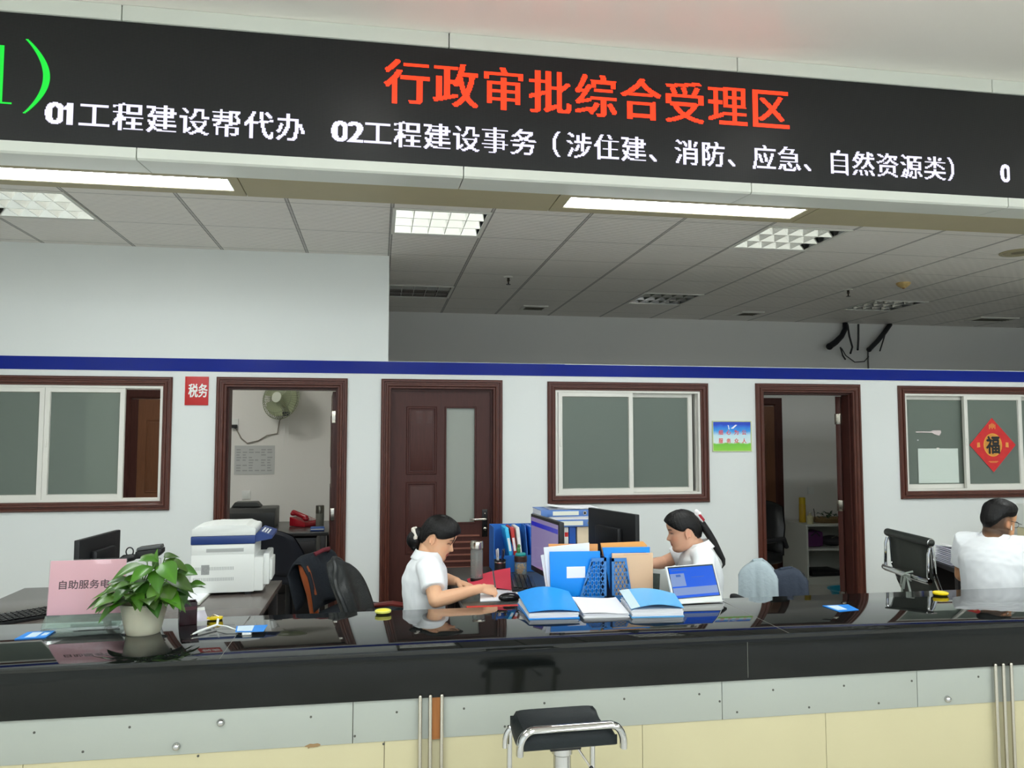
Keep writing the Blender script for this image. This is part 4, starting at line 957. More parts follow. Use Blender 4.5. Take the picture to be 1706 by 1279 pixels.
# ------------------------------------------------------------------ chairs
def leather_chair():
    p = PY(585, 980, 4.25)
    t = thing('leather_chair', 'black leather office chair with wooden arms left of the closed door', 'chair', ((p.x+0.035)*1.08, 4.70, 0), math.radians(74))
    def fn(sgn):
        def f(u, v):
            x = (u-.5)*2; z = 0.50+v*0.365; taper = 1-0.60*max(0, (v-0.58)/0.42)**2.8
            e = max(0, 1-abs(x)**4)**0.5*max(0, 1-abs(2*v-1)**8)**0.5
            return Vector((x*0.195*max(0.25, taper), sgn*(0.012+0.045*e)+0.13*(v**1.5)+0.02*math.cos(x*3), z-0.06*x*x*v))
        return f
    m = MB(); m.grid(fn(1), 16, 18); m.grid(fn(-1), 16, 18)
    # join the rims
    m2 = m.bm; bmesh.ops.remove_doubles(m2, verts=m2.verts[:], dist=0.026*0); m.build('backrest', leather_m, t, smooth=60)
    m = MB()
    pts = [fn(0)(u, 0) for u in (0, .5, 1)]
    R = [Vector(fn(0)(0, v)) for v in [k/12 for k in range(13)]]+[Vector(fn(0)(u, 1)) for u in [k/10 for k in range(1, 10)]]+[Vector(fn(0)(1, 1-k/12)) for k in range(13)]
    m.tube(R, 0.016, 8, True); m.build('piping', leather_m, t)
    m = MB(); m.box((0, -0.19, 0.47), (0.44, 0.40, 0.10), bev=0.04, seg=3); m.build('seat', leather_m, t)
    arm = mat('reddish wood arm', (104, 36, 32), 0.3, var=0.2)
    for s in (-1, 1):
        MB().tube([(s*0.25, 0.05, 0.50), (s*0.26, -0.02, 0.545), (s*0.26, -0.13, 0.56), (s*0.26, -0.22, 0.55), (s*0.255, -0.25, 0.52), (s*0.24, -0.26, 0.45)], [0.02, 0.025, 0.028, 0.026, 0.022, 0.02], 10, True, 0.6).build('armrest', arm, t)
    MB().lathe([(0.028, 0.1), (0.028, 0.42)], 14, (0, -0.22, 0)).build('gas_lift', black_m, t)
    m = MB()
    for k in range(5):
        a = k*2*PI/5+.3; m.tube([(0, -0.22, 0.12), (0.28*math.cos(a), -0.22+0.28*math.sin(a), 0.07)], [0.025, 0.016], 8); m.ell((0.28*math.cos(a), -0.22+0.28*math.sin(a), 0.032), (0.03, 0.03, 0.03))
    m.build('star_base', black_m, t)
leather_chair()
def wood_chair():
    p = PY(505, 975, 4.75)
    t = thing('wooden_chair', 'dark chair with a curved orange brown wooden back post beside the leather chair', 'chair', ((p.x+0.15)*1.05, 5.25, 0), math.radians(66))
    wd = mat('orange brown wood', (156, 76, 32), 0.35, var=0.25, vscale=20, stretch=(4, 4, .6))
    for s in (-1, 1):
        MB().tube([(s*0.20, 0.02, 0.0), (s*0.205, 0.0, 0.42), (s*0.21, 0.03, 0.60), (s*0.20, 0.08, 0.725), (s*0.185, 0.115, 0.785)], [0.02, 0.026, 0.032, 0.034, 0.026], 10, True, 1.0).build('back_post', wd, t)
        MB().tube([(s*0.20, -0.40, 0.0), (s*0.20, -0.40, 0.44)], 0.018, 10).build('front_leg', wd, t)
    cloth = mat('dark navy cloth', (26, 32, 40), 0.85, bump=0.4, bscale=40)
    m = MB(); m.prism([(-0.185, 0.02, 0.50), (-0.185, 0.07, 0.75), (-0.185, 0.11, 0.75), (-0.185, 0.06, 0.50)], (0.37, 0, 0), bev=0.012); m.build('back_pad', cloth, t)
    MB().box((0, -0.2, 0.455), (0.44, 0.44, 0.06), bev=0.02).build('seat', cloth, t)
    j = thing('jacket', 'dark jacket with a maroon collar hung over the orange brown wooden chair', 'jacket', ((p.x+0.15)*1.05, 5.25, 0), math.radians(66))
    def fn(u, v):
        a = (v-.5)*2; x = (u-.5)*0.46*(1+0.08*abs(a))
        y = 0.115+0.055*(-1 if a < 0 else 1)*min(1, abs(a)*3)*(1)+0.012*math.sin(u*14+a*3)
        z = 0.825-0.045*abs(2*u-1)**2-0.32*max(0, abs(a)-0.12)+0.01*math.sin(u*9)
        return Vector((x, y-0.10*max(0, abs(a)-.3)*0.9, z))
    m = MB(); m.grid(fn, 18, 24); o = m.build('cloth', cloth, j, smooth=70); sd = o.modifiers.new('thickness', 'SOLIDIFY'); sd.thickness = 0.01; sd.offset = 1
    MB().tube([(-0.09, 0.08, 0.825), (-0.04, 0.05, 0.845), (0.04, 0.05, 0.845), (0.09, 0.08, 0.825)], 0.014, 8).build('collar', mat('maroon collar', (104, 34, 44), 0.8), j)
wood_chair()
def mesh_chair():
    A = PZ(1480, 886, 0.985); B = PZ(1553, 904, 0.985); d = B-A; w = d.length; c = (A+B)/2
    t = thing('mesh_chair', 'black mesh chair with a chrome frame between the right doorway and the man', 'chair', (c.x, c.y, 0), math.atan2(d.y, d.x))
    h = w/2; msh = mat('black mesh fabric', (40, 44, 38), 0.6, bump=0.35, bscale=260)
    # local: x along the back (left to right as seen), +y is the side of the seat
    prof = [(0.0, 0.985), (0.008, 0.93), (0.015, 0.80), (0.05, 0.70), (0.115, 0.55), (0.15, 0.47), (0.20, 0.445), (0.38, 0.455), (0.42, 0.44)]
    m = MB()
    for i in range(1, len(prof)): pass
    def fn(u, v):
        k = v*(len(prof)-1); i = min(int(k), len(prof)-2); f = k-i; y = prof[i][0]*(1-f)+prof[i+1][0]*f; z = prof[i][1]*(1-f)+prof[i+1][1]*f
        return Vector(((u-.5)*2*(h-0.022), y, z))
    m.grid(fn, 4, 32); o = m.build('mesh_sling', msh, t, smooth=60); sd = o.modifiers.new('thickness', 'SOLIDIFY'); sd.thickness = 0.008
    MB().capsule([(-h+0.005, -0.005, 0.985), (h-0.012, -0.005, 0.985)], 0.024, 14).build('top_roll', mat('black roll', (36, 40, 36), 0.5), t)
    for s in (-1, 1):
        MB().tube([(s*(h-0.012), y+0.0, z) for y, z in prof], 0.011, 10).build('side_rail', chrome_m, t)
        MB().lathe([(0.022, 0), (0.022, 0.012), (0.014, 0.018), (0.001, 0.02)], 16).build('end_cap', chrome_m, t).matrix_local = Matrix.Translation((s*(h-0.012), -0.005, 0.985)) @ Matrix.Rotation(s*PI/2, 4, 'Y')
        MB().tube([(s*(h-0.004), -0.012, 0.955), (s*(h-0.004), -0.022, 0.92), (s*(h-0.004), -0.026, 0.80), (s*(h-0.004), -0.022, 0.765)], 0.0085, 10).build('back_loop', chrome_m, t)
    MB().tube([(-h-0.012, -0.026, 0.772), (-h+0.03, -0.036, 0.772), (h-0.03, -0.036, 0.772), (h+0.012, -0.026, 0.772)], 0.017, 12).build('cross_bar', chrome_m, t)
    MB().lathe([(0.026, 0.1), (0.026, 0.43)], 14, (0, 0.21, 0)).build('gas_lift', chrome_m, t)
    m = MB()
    for k in range(5):
        a = k*2*PI/5; m.tube([(0, 0.21, 0.12), (0.23*math.cos(a), 0.21+0.23*math.sin(a), 0.07)], [0.024, 0.014], 8); m.ell((0.23*math.cos(a), 0.21+0.23*math.sin(a), 0.032), (0.03, 0.03, 0.03))
    m.build('star_base', chrome_m, t)
    # grey drawstrings tied on the cross bar
    s = thing('tie_cord', 'grey cord tied in a bow on the chrome bar of the mesh chair', 'cord', t.location, t.rotation_euler.z)
    x = h*0.36; y = -0.072
    m = MB()
    m.tube([(x, -0.030, 0.80), (x-0.01, y+.004, 0.79), (x-0.02, y, 0.75), (x-0.045, y, 0.70), (x-0.055, y, 0.655)], 0.006, 8)
    m.tube([(x+0.01, y+.004, 0.785), (x+0.02, y, 0.75), (x+0.045, y, 0.69), (x+0.07, y, 0.635)], 0.006, 8)
    m.build('cord', mat('grey cord', (150, 158, 150), 0.7), s)
    m = MB(); m.tube([(x, y, 0.785), (x-0.035, y-0.006, 0.77), (x-0.05, y-0.006, 0.72), (x-0.02, y-0.004, 0.70), (x, y, 0.775)], 0.005, 8)
    m.tube([(x+0.01, y, 0.785), (x+0.05, y-.004, 0.785), (x+0.06, y-.004, 0.76), (x+0.01, y, 0.77)], 0.005, 8); m.build('bow', mat('grey cord', (150, 158, 150), 0.7), s)
    m = MB(); m.ell((x-0.056, y, 0.65), (0.009, 0.009, 0.011)); m.ell((x+0.071, y, 0.63), (0.009, 0.009, 0.011)); m.build('cord_end', white_m, s)
mesh_chair()
def swivel_chair(label, loc, rz):
    t = thing('swivel_chair', label, 'chair', loc, rz, 'low backed swivel chairs of the staff'); fab = mat('black seat fabric', (30, 32, 34), 0.8, bump=0.3, bscale=150)
    MB().box((0, 0.0, 0.425), (0.46, 0.45, 0.07), bev=0.03, seg=3).build('seat', fab, t)
    MB().box((0, 0.235, 0.57), (0.40, 0.05, 0.15), bev=0.022, seg=3).build('backrest', fab, t)
    MB().tube([(0, 0.15, 0.39), (0, 0.275, 0.41), (0, 0.275, 0.57)], 0.018, 10).build('back_support', black_m, t)
    for s in (-1, 1):
        MB().tube([(s*0.2, 0.08, 0.395), (s*0.265, 0.08, 0.41), (s*0.27, 0.08, 0.555)], 0.013, 8).build('arm_post', black_m, t)
        MB().box((s*0.27, 0.03, 0.57), (0.055, 0.24, 0.03), bev=0.012).build('armrest', black_m, t)
    MB().lathe([(0.026, 0.1), (0.026, 0.39)], 14).build('gas_lift', black_m, t)
    m = MB()
    for k in range(5):
        a = k*2*PI/5+.3; m.tube([(0, 0, 0.12), (0.27*math.cos(a), 0.27*math.sin(a), 0.07)], [0.024, 0.015], 8); m.ell((0.27*math.cos(a), 0.27*math.sin(a), 0.032), (0.03, 0.03, 0.03))
    m.build('star_base', black_m, t)
    return t
sw = swivel_chair('swivel chair under the woman with the bun', (0.20, 4.22, 0), math.radians(-90+182-2))
dup(sw, (1.86, 4.27, 0), math.radians(-90), 'swivel chair under the woman with the ponytail')
dup(sw, (3.60, 4.06, 0), math.radians(143), 'swivel chair under the man seen from behind')
sw.rotation_euler = (0, 0, math.radians(90))
def jacket_chair():
    c = PY(1288, 985, 4.45)
    rz = math.radians(150)
    t = thing('draped_chair', 'swivel chair under two jackets in front of the right doorway', 'chair', (c.x+0.045, 4.52, 0), rz)
    fab = mat('black seat fabric', (30, 32, 34), 0.8)
    MB().box((0, -0.22, 0.45), (0.46, 0.44, 0.07), bev=0.03).build('seat', fab, t)
    MB().box((0, 0.02, 0.63), (0.36, 0.05, 0.26), bev=0.024, seg=3).build('backrest', fab, t)
    MB().tube([(0, -0.1, 0.42), (0, 0.06, 0.43), (0, 0.055, 0.70)], 0.018, 10).build('back_support', black_m, t)
    MB().lathe([(0.026, 0.1), (0.026, 0.42)], 14, (0, -0.22, 0)).build('gas_lift', black_m, t)
    m = MB()
    for k in range(5):
        a = k*2*PI/5+.3; m.tube([(0, -0.22, 0.12), (0.27*math.cos(a), -0.22+0.27*math.sin(a), 0.07)], [0.024, 0.015], 8); m.ell((0.27*math.cos(a), -0.22+0.27*math.sin(a), 0.032), (0.03, 0.03, 0.03))
    m.build('star_base', black_m, t)
    def drape(name, label, m_, x0, x1, off, drop, seed, peak=0.0):
        j = thing(name, label, 'jacket', (c.x+0.045, 4.52, 0), rz); random.seed(seed); ph = [random.uniform(0, 6) for _ in range(4)]
        def fn(u, v):
            a = (v-.5)*2; x = x0+(x1-x0)*u; e = 1-abs(2*u-1)**3
            y = 0.02+(0.036+off+0.02*abs(a))*math.tanh(a*6)+0.010*math.sin(u*17+ph[0])*abs(a)+0.006*math.sin(u*31+ph[1]+a*2)*abs(a)
            z = 0.765+off+peak*e-0.06*(1-e)-drop*max(0, abs(a)-0.14)-0.008*math.sin(u*9+ph[2])
            x += (x-(x0+x1)/2)*0.16*abs(a)
            return Vector((x, y, z))
        m = MB(); m.grid(fn, 24, 30); o = m.build('cloth', m_, j, smooth=75); sd = o.modifiers.new('thickness', 'SOLIDIFY'); sd.thickness = 0.006; sd.offset = 1
        q = MB(); q.tube([fn(0.3, .42)+Vector((0, 0, .005)), fn(.4, .5)+Vector((0, 0, .010)), fn(.6, .5)+Vector((0, 0, .010)), fn(.7, .42)+Vector((0, 0, .005))], 0.011, 8); q.build('collar', m_, j)
    drape('jacket', 'dark navy jacket draped over the chair in front of the right doorway', mat('navy jacket cloth', (52, 60, 74), 0.85, var=0.15, bump=0.3, bscale=60), -0.19, 0.05, 0.006, 0.50, 3)
    drape('jacket', 'pale grey blue jacket draped over the chair beside the navy jacket', mat('pale grey jacket cloth', (172, 186, 192), 0.85, var=0.08, bump=0.3, bscale=60), -0.02, 0.20, 0.022, 0.50, 8, 0.02)
jacket_chair()
# ------------------------------------------------------------------ things on the women's desks
def women_desk_things():
    z = 0.752
    glass = clear('clear drinking glass', (226, 234, 230), 0.04, 0.78)
    b = PZ(794, 970, z)
    t = thing('thermos_bottle', 'tall clear glass tea bottle with a steel lid in front of the wooden door', 'bottle', b)
    MB().lathe([(0.033, 0), (0.035, 0.006), (0.035, 0.175), (0.030, 0.190), (0.030, 0.196)], 24).build('glass_body', glass, t)
    MB().lathe([(0.0365, 0.192), (0.0365, 0.226), (0.033, 0.232), (0.001, 0.233)], 24).build('lid', steel_m, t)
    MB().lathe([(0.0362, -0.001), (0.0362, 0.026), (0.034, 0.027)], 24).build('base_ring', mat('dark steel', (70, 70, 68), 0.3, 0.8), t)
    MB().lathe([(0.011, 0.028), (0.011, 0.168), (0.001, 0.170)], 20).build('streak_core', mat('streak steel', (150, 146, 138), 0.25, 0.9), t)  # thin steel core standing in for the bright streak of light in the glass
    # red folder, papers, red mat
    def flat(name, label, cat, q, th, m, zz=z, extra=None):
        q = [Vector((p.x, p.y, zz)) for p in q]; c = sum(q, Vector())/len(q); t = thing(name, label, cat, c)
        k = MB(); k.prism([p-c for p in q], (0, 0, th)); k.build('sheet' if extra else 'body', m, t, smooth=0)
        return t, c, [p-c for p in q]
    red = mat('pinkish red card', (216, 62, 82), 0.6, var=0.05)
    t, c, q = flat('red_folder', 'pinkish red folder lying open on the desk beyond the writing hands', 'folder', [PZ(*p, z) for p in ((786, 981), (852, 985), (850, 962), (778, 966))], 0.003, red, extra=1)
    m = MB(); m.grid(lambda u, v: q[0].lerp(q[1], u).lerp(q[3].lerp(q[2], u), v)+Vector((0, 0, 0.006+0.05*u*v+0.008*math.sin(3*u))), 8, 6); m.build('raised_cover', red, t)
    t, c, q = flat('paper_sheet', 'white sheets of paper under the writing hand of the woman with the bun', 'paper', [PZ(*p, z) for p in ((800, 1002), (843, 1000), (871, 990), (858, 979), (800, 985))], 0.004, paper_m, 0.7515)
    t, c, q = flat('red_booklet', 'red booklet with gold print at the near desk edge below the mouse', 'booklet', [Vector((0.43, 3.735, 0)), Vector((0.84, 3.735, 0)), Vector((0.84, 3.855, 0)), Vector((0.43, 3.855, 0))], 0.004, mat('bright red cover', (206, 26, 26), 0.35), 0.7512, extra=1)
    random.seed(4); m = MB()
    for k in range(16):
        x = -0.15+0.02*k; m.b2(x, x+random.uniform(.006, .014), random.uniform(-.02, 0), random.uniform(.008, .03), 0.004, 0.0045)
    m.build('gold_print', mat('gold print', (240, 176, 60), 0.3), t, smooth=0)
    # blue file rack with folders
    rk = mat('blue rack plastic', (36, 104, 186), 0.4)
    t = thing('file_rack', 'blue upright file rack against the white wall by the door', 'file rack', (0.86, 4.88, z))
    w = 0.16; h = 0.27
    m = MB(); m.b2(-w, w, 0.10, 0.105, 0, h); m.b2(-w, w, -0.10, 0.10, 0, 0.004); m.build('back_panel', rk, t)
    m = MB(); m.b2(-w, w, -0.105, -0.10, 0, 0.10); m.build('front_lip', rk, t)
    for x in (-w, -0.045, 0.045, w-0.004):
        m = MB(); m.prism([(x, -0.10, 0), (x, 0.10, 0), (x, 0.10, h), (x, -0.03 if x > -w else -0.10, h), (x, -0.10, 0.12 if x > -w else h)], (0.004, 0, 0)); m.build('divider', rk, t)
    fold = [('cyan file folder leaning in the blue rack, first from the door', -0.035, 0.10, (60, 190, 240), -0.17), ('red file folder leaning in the blue rack between two blue ones', -0.01, 0.075, (190, 52, 44), -0.14),
            ('white file folder leaning in the blue rack', 0.018, 0.05, (222, 224, 220), -0.11), ('blue file folder upright in the blue rack nearest the lilac monitor', 0.085, 0.10, (28, 104, 214), -0.03), ('pale blue file folder upright at the end of the blue rack', 0.115, 0.10, (120, 200, 240), -0.02)]
    for lb, x, dep, col, tl in fold:
        f = thing('file_folder', lb, 'folder', (0.86+x, 4.88, z+0.006), 0, 'folders in the blue rack'); T = Matrix.Rotation(tl, 4, 'Y')
        m = MB(); m.T = T; m.b2(-0.011, 0.011, -0.085, 0.09, 0, 0.262, 0.004); m.build('cover', mat('folder %d %d' % col[:2], col, 0.35), f)
        m = MB(); m.T = T; m.b2(-0.007, 0.007, -0.087, -0.0845, 0.12, 0.20); m.build('spine_label', paper_m, f, smooth=0)
    # pen cup with pens
    p = PZ(836, 958, z); p.y = 4.63; p.x = 0.715
    t = thing('pen_cup', 'dark wire pen cup in front of the blue file rack', 'pen cup', p)
    m = MB(); m.lathe([(0.034, 0), (0.034, 0.095), (0.0365, 0.097), (0.0365, 0.10), (0.031, 0.10), (0.031, 0.006), (0.001, 0.006)], 20); m.build('cup', black_m, t)
    MB().lathe([(0.0345, 0.082), (0.0352, 0.086), (0.0345, 0.09)], 20, cap=False).build('band', steel_m, t)
    random.seed(2)
    for k, (lb, col) in enumerate((('black pen standing in the pen cup, leaning to the door', (30, 30, 34)), ('white capped pen standing in the pen cup', (226, 226, 226)), ('silver pen standing in the pen cup', (170, 172, 176)), ('dark blue pen standing in the pen cup', (30, 40, 90)))):
        a = k*PI/2+.4; f = thing('pen', lb, 'pen', (p.x+0.012*math.cos(a), p.y+0.012*math.sin(a), z+0.008), 0, 'pens in the cup'); d = Vector((0.014*math.cos(a), 0.014*math.sin(a), 0.15))
        MB().capsule([(0, 0, 0.004), d], 0.0042, 8).build('barrel', mat('pen %d' % k, col, 0.3), f)
        MB().capsule([d*0.72+Vector((0.005, 0, 0)), d+Vector((0.005, 0, 0))], 0.0014, 6).build('clip', steel_m, f)
    p = Vector((0.845, 4.67, z))
    t = thing('food_jar', 'glass jar of orange snacks with a brown lid before the blue rack', 'jar', p)
    MB().lathe([(0.034, 0), (0.037, 0.006), (0.037, 0.072), (0.033, 0.080), (0.033, 0.084)], 24).build('glass_body', glass, t)
    MB().lathe([(0.039, 0.080), (0.039, 0.110), (0.036, 0.113), (0.001, 0.113)], 24).build('lid', mat('brown lid', (62, 40, 34), 0.4), t)
    m = MB(); random.seed(7)
    for k in range(26): m.ell((random.uniform(-.018, .02), random.uniform(-.02, .02), 0.012+random.uniform(0, .05)), (0.009, 0.008, 0.008), n=8, m=6)
    m.build('snacks', mat('orange snack', (224, 140, 30), 0.5), t)
    t['label'] = 'glass jar of orange snacks with a brown lid before the blue rack'
    g = thing('desk_ornament', 'small green ornament standing on the brown jar lid', 'ornament', (p.x, p.y, z+0.114))
    MB().lathe([(0.030, 0), (0.032, 0.01), (0.028, 0.016), (0.001, 0.017)], 20).build('teal_base', mat('teal tray', (40, 150, 150), 0.4), g)
    m = MB(); m.ell((-0.012, 0, 0.034), (0.013, 0.012, 0.02)); m.ell((-0.010, -0.002, 0.058), (0.010, 0.009, 0.010)); m.build('figure', mat('green figure', (70, 130, 76), 0.5), g)
    p = Vector((0.85, 4.40, z)); p = PZ(868, 969, z)
    t = thing('coaster', 'round green coaster between the red folder and the keyboard', 'coaster', (0.735, 4.545, z))
    MB().lathe([(0.062, 0), (0.066, 0.003), (0.062, 0.006), (0.001, 0.006)], 30).build('disc', mat('green coaster', (66, 140, 84), 0.4), t)
    MB().lathe([(0.052, 0.006), (0.050, 0.0075), (0.046, 0.006)], 30, cap=False).build('ring', mat('pale green ring', (150, 190, 140), 0.4), t)
    # magazine files back to back, with their contents
    hb = mat('holder blue plastic', (70, 130, 196), 0.4); navy = mat('holder navy back', (30, 52, 104), 0.4)
    def holder(label, x0, x1, y, back_right, z1):
        t = thing('magazine_file', label, 'file holder', ((x0+x1)/2, y, z)); hw = (x1-x0)/2; d = 0.045; H = z1-z; s = 1 if back_right else -1
        def side(yy, nm):
            m = MB(); out = [(s*hw, H), (s*(hw-0.085), H), (-s*(hw-0.115), 0.16) if False else (s*(hw-0.10), H-0.005)]
            # slanted plate with a lattice of slots
            P = lambda x, zz: Vector((s*x, yy, zz))
            xt = hw-0.075; xb = -hw+0.10 - 0.0
            xl = lambda zz: xt+(xb-xt)*(1-zz/H)**1.0
            zs = np.linspace(0, H, 15)
            m.b2(*sorted((s*xl(0), s*hw)), yy-0.0015, yy+0.0015, 0, 0.045)
            m.b2(*sorted((s*xt, s*hw)), yy-0.0015, yy+0.0015, H-0.016, H)
            m.b2(*sorted((s*(hw-0.012), s*hw)), yy-0.0015, yy+0.0015, 0, H)
            m.prism([P(xl(0.02)+0.0, 0.02), P(xl(H), H), P(xl(H)+0.012, H), P(xl(0.02)+0.014, 0.02)], (0, 0.003, 0))
            # criss-cross lattice bars clipped to the plate
            step = 0.021
            for sg in (1, -1):
                for k in range(-14, 22):
                    pts = []
                    for q in np.linspace(0.04, H-0.012, 26):
                        x = -hw+k*step + sg*(q*0.55) + (0 if sg > 0 else 0.12)
                        if xl(q)+0.006 < x < hw-0.008: pts.append((x, q))
                    if len(pts) > 1:
                        a, b = pts[0], pts[-1]
                        m.prism([P(a[0]-0.0028, a[1]), P(a[0]+0.0028, a[1]), P(b[0]+0.0028, b[1]), P(b[0]-0.0028, b[1])], (0, 0.002, 0))
            m.build('lattice_side', hb, t, smooth=0)
        side(-d, 'a'); side(d-0.002, 'b')
        MB().b2(*sorted((s*(hw-0.003), s*hw)), -d, d, 0, H).build('back_panel', navy, t)
        m = MB(); m.b2(*sorted((s*(-hw+0.10), s*hw)), -d, d, 0, 0.004); m.build('bottom', hb, t)
        m = MB(); m.b2(*sorted((s*(-hw+0.10), s*(-hw+0.103))), -d, d, 0, 0.05); m.build('front_lip', hb, t)
    yA = 3.82
    xa0, xa1 = PY(925, 960, yA).x, PY(1006, 960, yA).x; xb0, xb1 = PY(1015, 960, yA).x, PY(1082, 960, yA).x
    holder('blue lattice file holder with the vivid blue folder, beside the lilac monitor', xa0, xa1, yA, True, PY(990, 927, yA).z)
    holder('blue lattice file holder with the tan envelope, back against its twin', xb0, xb1, yA, False, PY(1030, 927, yA).z)
    def sheet(name, label, cat, m_, pts, y, th, detail=None, group=None):
        q = [PY(px, py, y) for px, py in pts]; zmin = min(p.z for p in q)
        for p in q:
            if abs(p.z-zmin) < 0.05 or p.z < z+0.02: p.z = max(p.z, z+0.006) if p.z > z+0.03 else z+0.006
        c = Vector((sum(p.x for p in q)/len(q), y, z+0.006)); t = thing(name, label, cat, c, 0, group)
        k = MB(); k.prism([p-c for p in q], (0, th, 0), bev=min(0.0015, th*.3)); k.build('cover' if detail else 'sheets', m_, t, smooth=30)
        if detail: detail(t, c)
        return t
    fb = mat('vivid blue folder', (10, 142, 240), 0.4)
    def lab(t, c):
        a = PY(944, 944, yA-0.03)-c; b = PY(975, 962, yA-0.03)-c
        MB().b2(a.x, b.x, -0.0012, 0.0, b.z, a.z).build('paper_label', paper_m, t, smooth=0)
    sheet('blue_folder', 'vivid blue folder with a white label in the left lattice file holder', 'folder', fb, ((916, 919), (1000, 918), (1000, 1003), (918, 1004)), yA-0.03, 0.012, lab)
    sheet('paper_stack', 'white loose papers sticking up behind the vivid blue folder', 'paper', paper_m, ((906, 912), (962, 906), (982, 904), (983, 1000), (915, 1003)), yA-0.013, 0.010)
    sheet('paper_stack', 'white crooked papers jutting out left of the vivid blue folder', 'paper', paper_m, ((901, 925), (930, 918), (938, 1000), (914, 1003)), yA+0.001, 0.006)
    sheet('brown_envelope', 'orange brown envelope showing behind the white papers in the left holder', 'envelope', mat('orange brown paper', (226, 160, 98), 0.7), ((914, 906), (996, 906), (996, 1000), (920, 1000)), yA+0.012, 0.008, lambda t, c: MB().b2(0.02, 0.06, -0.001, 0, 0.20, 0.215).build('flap', mat('tan paper', (228, 190, 150), 0.7), t, smooth=0))
    tan = mat('tan envelope paper', (226, 190, 156), 0.7, var=0.03)
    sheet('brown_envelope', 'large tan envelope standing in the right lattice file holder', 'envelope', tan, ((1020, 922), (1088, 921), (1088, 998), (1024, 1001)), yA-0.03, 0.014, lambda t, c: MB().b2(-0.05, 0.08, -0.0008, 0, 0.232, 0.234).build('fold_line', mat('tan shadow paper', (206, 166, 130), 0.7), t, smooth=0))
    sheet('blue_folder', 'bright blue folder edge standing behind the large tan envelope', 'folder', fb, ((1004, 912), (1083, 911), (1082, 998), (1020, 1000)), yA-0.010, 0.012, lambda t, c: MB().b2(-0.09, 0.09, -0.001, 0, 0.236, 0.240).build('edge_strip', mat('deep blue edge', (10, 80, 190), 0.4), t, smooth=0))
    sheet('brown_envelope', 'orange envelope topmost at the back of the right lattice file holder', 'envelope', mat('orange paper', (236, 166, 90), 0.7), ((1001, 905), (1072, 902), (1078, 908), (1078, 998), (1020, 1000)), yA+0.006, 0.014, lambda t, c: MB().b2(-0.02, 0.0, -0.001, 0, 0.236, 0.246).build('string_tie', mat('pale tie', (240, 214, 150), 0.6), t, smooth=0))
    # desk photo frame and glass by the tablet
    p = PZ(1100, 1003, z)
    t = thing('desk_calendar', 'small grey desk calendar standing between the tan envelope and the tablet', 'calendar', (1.42, 3.86, z), math.radians(-38))
    MB().prism([(-0.05, -0.03, 0), (-0.05, 0.03, 0), (-0.05, 0.004, 0.15), (-0.05, -0.004, 0.15)], (0.10, 0, 0)).build('stand', mat('grey calendar card', (186, 190, 186), 0.6), t, smooth=0)
    m = MB(); m.prism([(-0.045, -0.0295, 0.012), (0.002, -0.0295, 0.012), (0.002, -0.0082, 0.13), (-0.045, -0.0082, 0.13)], (0, -0.0012, 0)); m.build('picture', mat('dark photo print', (66, 78, 74), 0.5, var=0.5, vscale=60), t, smooth=0)
    t = thing('glass_cup', 'small ribbed glass cup beside the large tan envelope', 'glass', (1.52, 4.06, z))
    MB().lathe([(0.026, 0), (0.028, 0.004), (0.032, 0.105), (0.030, 0.105), (0.026, 0.008), (0.001, 0.007)], 20).build('cup_wall', glass, t)
    MB().lathe([(0.0255, 0.008), (0.0285, 0.07), (0.001, 0.071)], 18).build('tea', mat('dark tea', (70, 84, 72), 0.2), t)
    # binders stacked on upright boxes, near the wall
    Yb = 4.90; zt = PY(930, 842, Yb).z
    x0 = PY(894, 850, Yb).x; x1 = PY(990, 850, Yb).x
    boxes = [('white file box with a red label standing under the binders', (224, 222, 216), PY(934, 900, Yb).x, PY(941, 900, Yb).x, 1), ('deep blue file box standing under the binders', (24, 84, 176), PY(942, 900, Yb).x, PY(953, 900, Yb).x, 0),
             ('cream file box standing under the binders', (236, 216, 186), PY(955, 900, Yb).x, PY(977, 900, Yb).x, 0), ('brown file box standing under the binders beside the cream one', (120, 84, 58), PY(978, 900, Yb).x, PY(981.5, 900, Yb).x, 0),
             ('blue file box standing under the binders, hidden behind the lilac monitor', (40, 110, 200), x0+0.02, PY(932, 900, Yb).x, 0), ('white file box with a brown label next to the black monitor', (214, 206, 196), PY(982.5, 900, Yb).x, PY(1000, 900, Yb).x, 2)]
    zb = PY(940, 874, Yb).z
    for lb, col, a, b, lbl in boxes:
        f = thing('file_box', lb, 'file box', ((a+b)/2, Yb, z), 0, 'file boxes standing under the binders'); hw = (b-a)/2-0.0008
        MB().b2(-hw, hw, -0.10, 0.105, 0, zb-z-0.002, 0.002).build('box_body', mat('box %d %d %d' % col, col, 0.5), f)
        if lbl: MB().b2(-hw+0.002, hw-0.002, -0.1012, -0.0995, zb-z-0.062, zb-z-0.035).build('label', mat('red label' if lbl == 1 else 'brown label', (206, 40, 40) if lbl == 1 else (146, 70, 50), 0.5), f, smooth=0)
        else: MB().b2(-hw+0.003, hw-0.003, -0.1008, -0.0995, 0.05, 0.06).build('seam', mat('seam grey', (150, 140, 130), 0.6), f, smooth=0)
    bl = mat('binder blue', (92, 130, 196), 0.4, var=0.05)
    dz = (zt-zb)
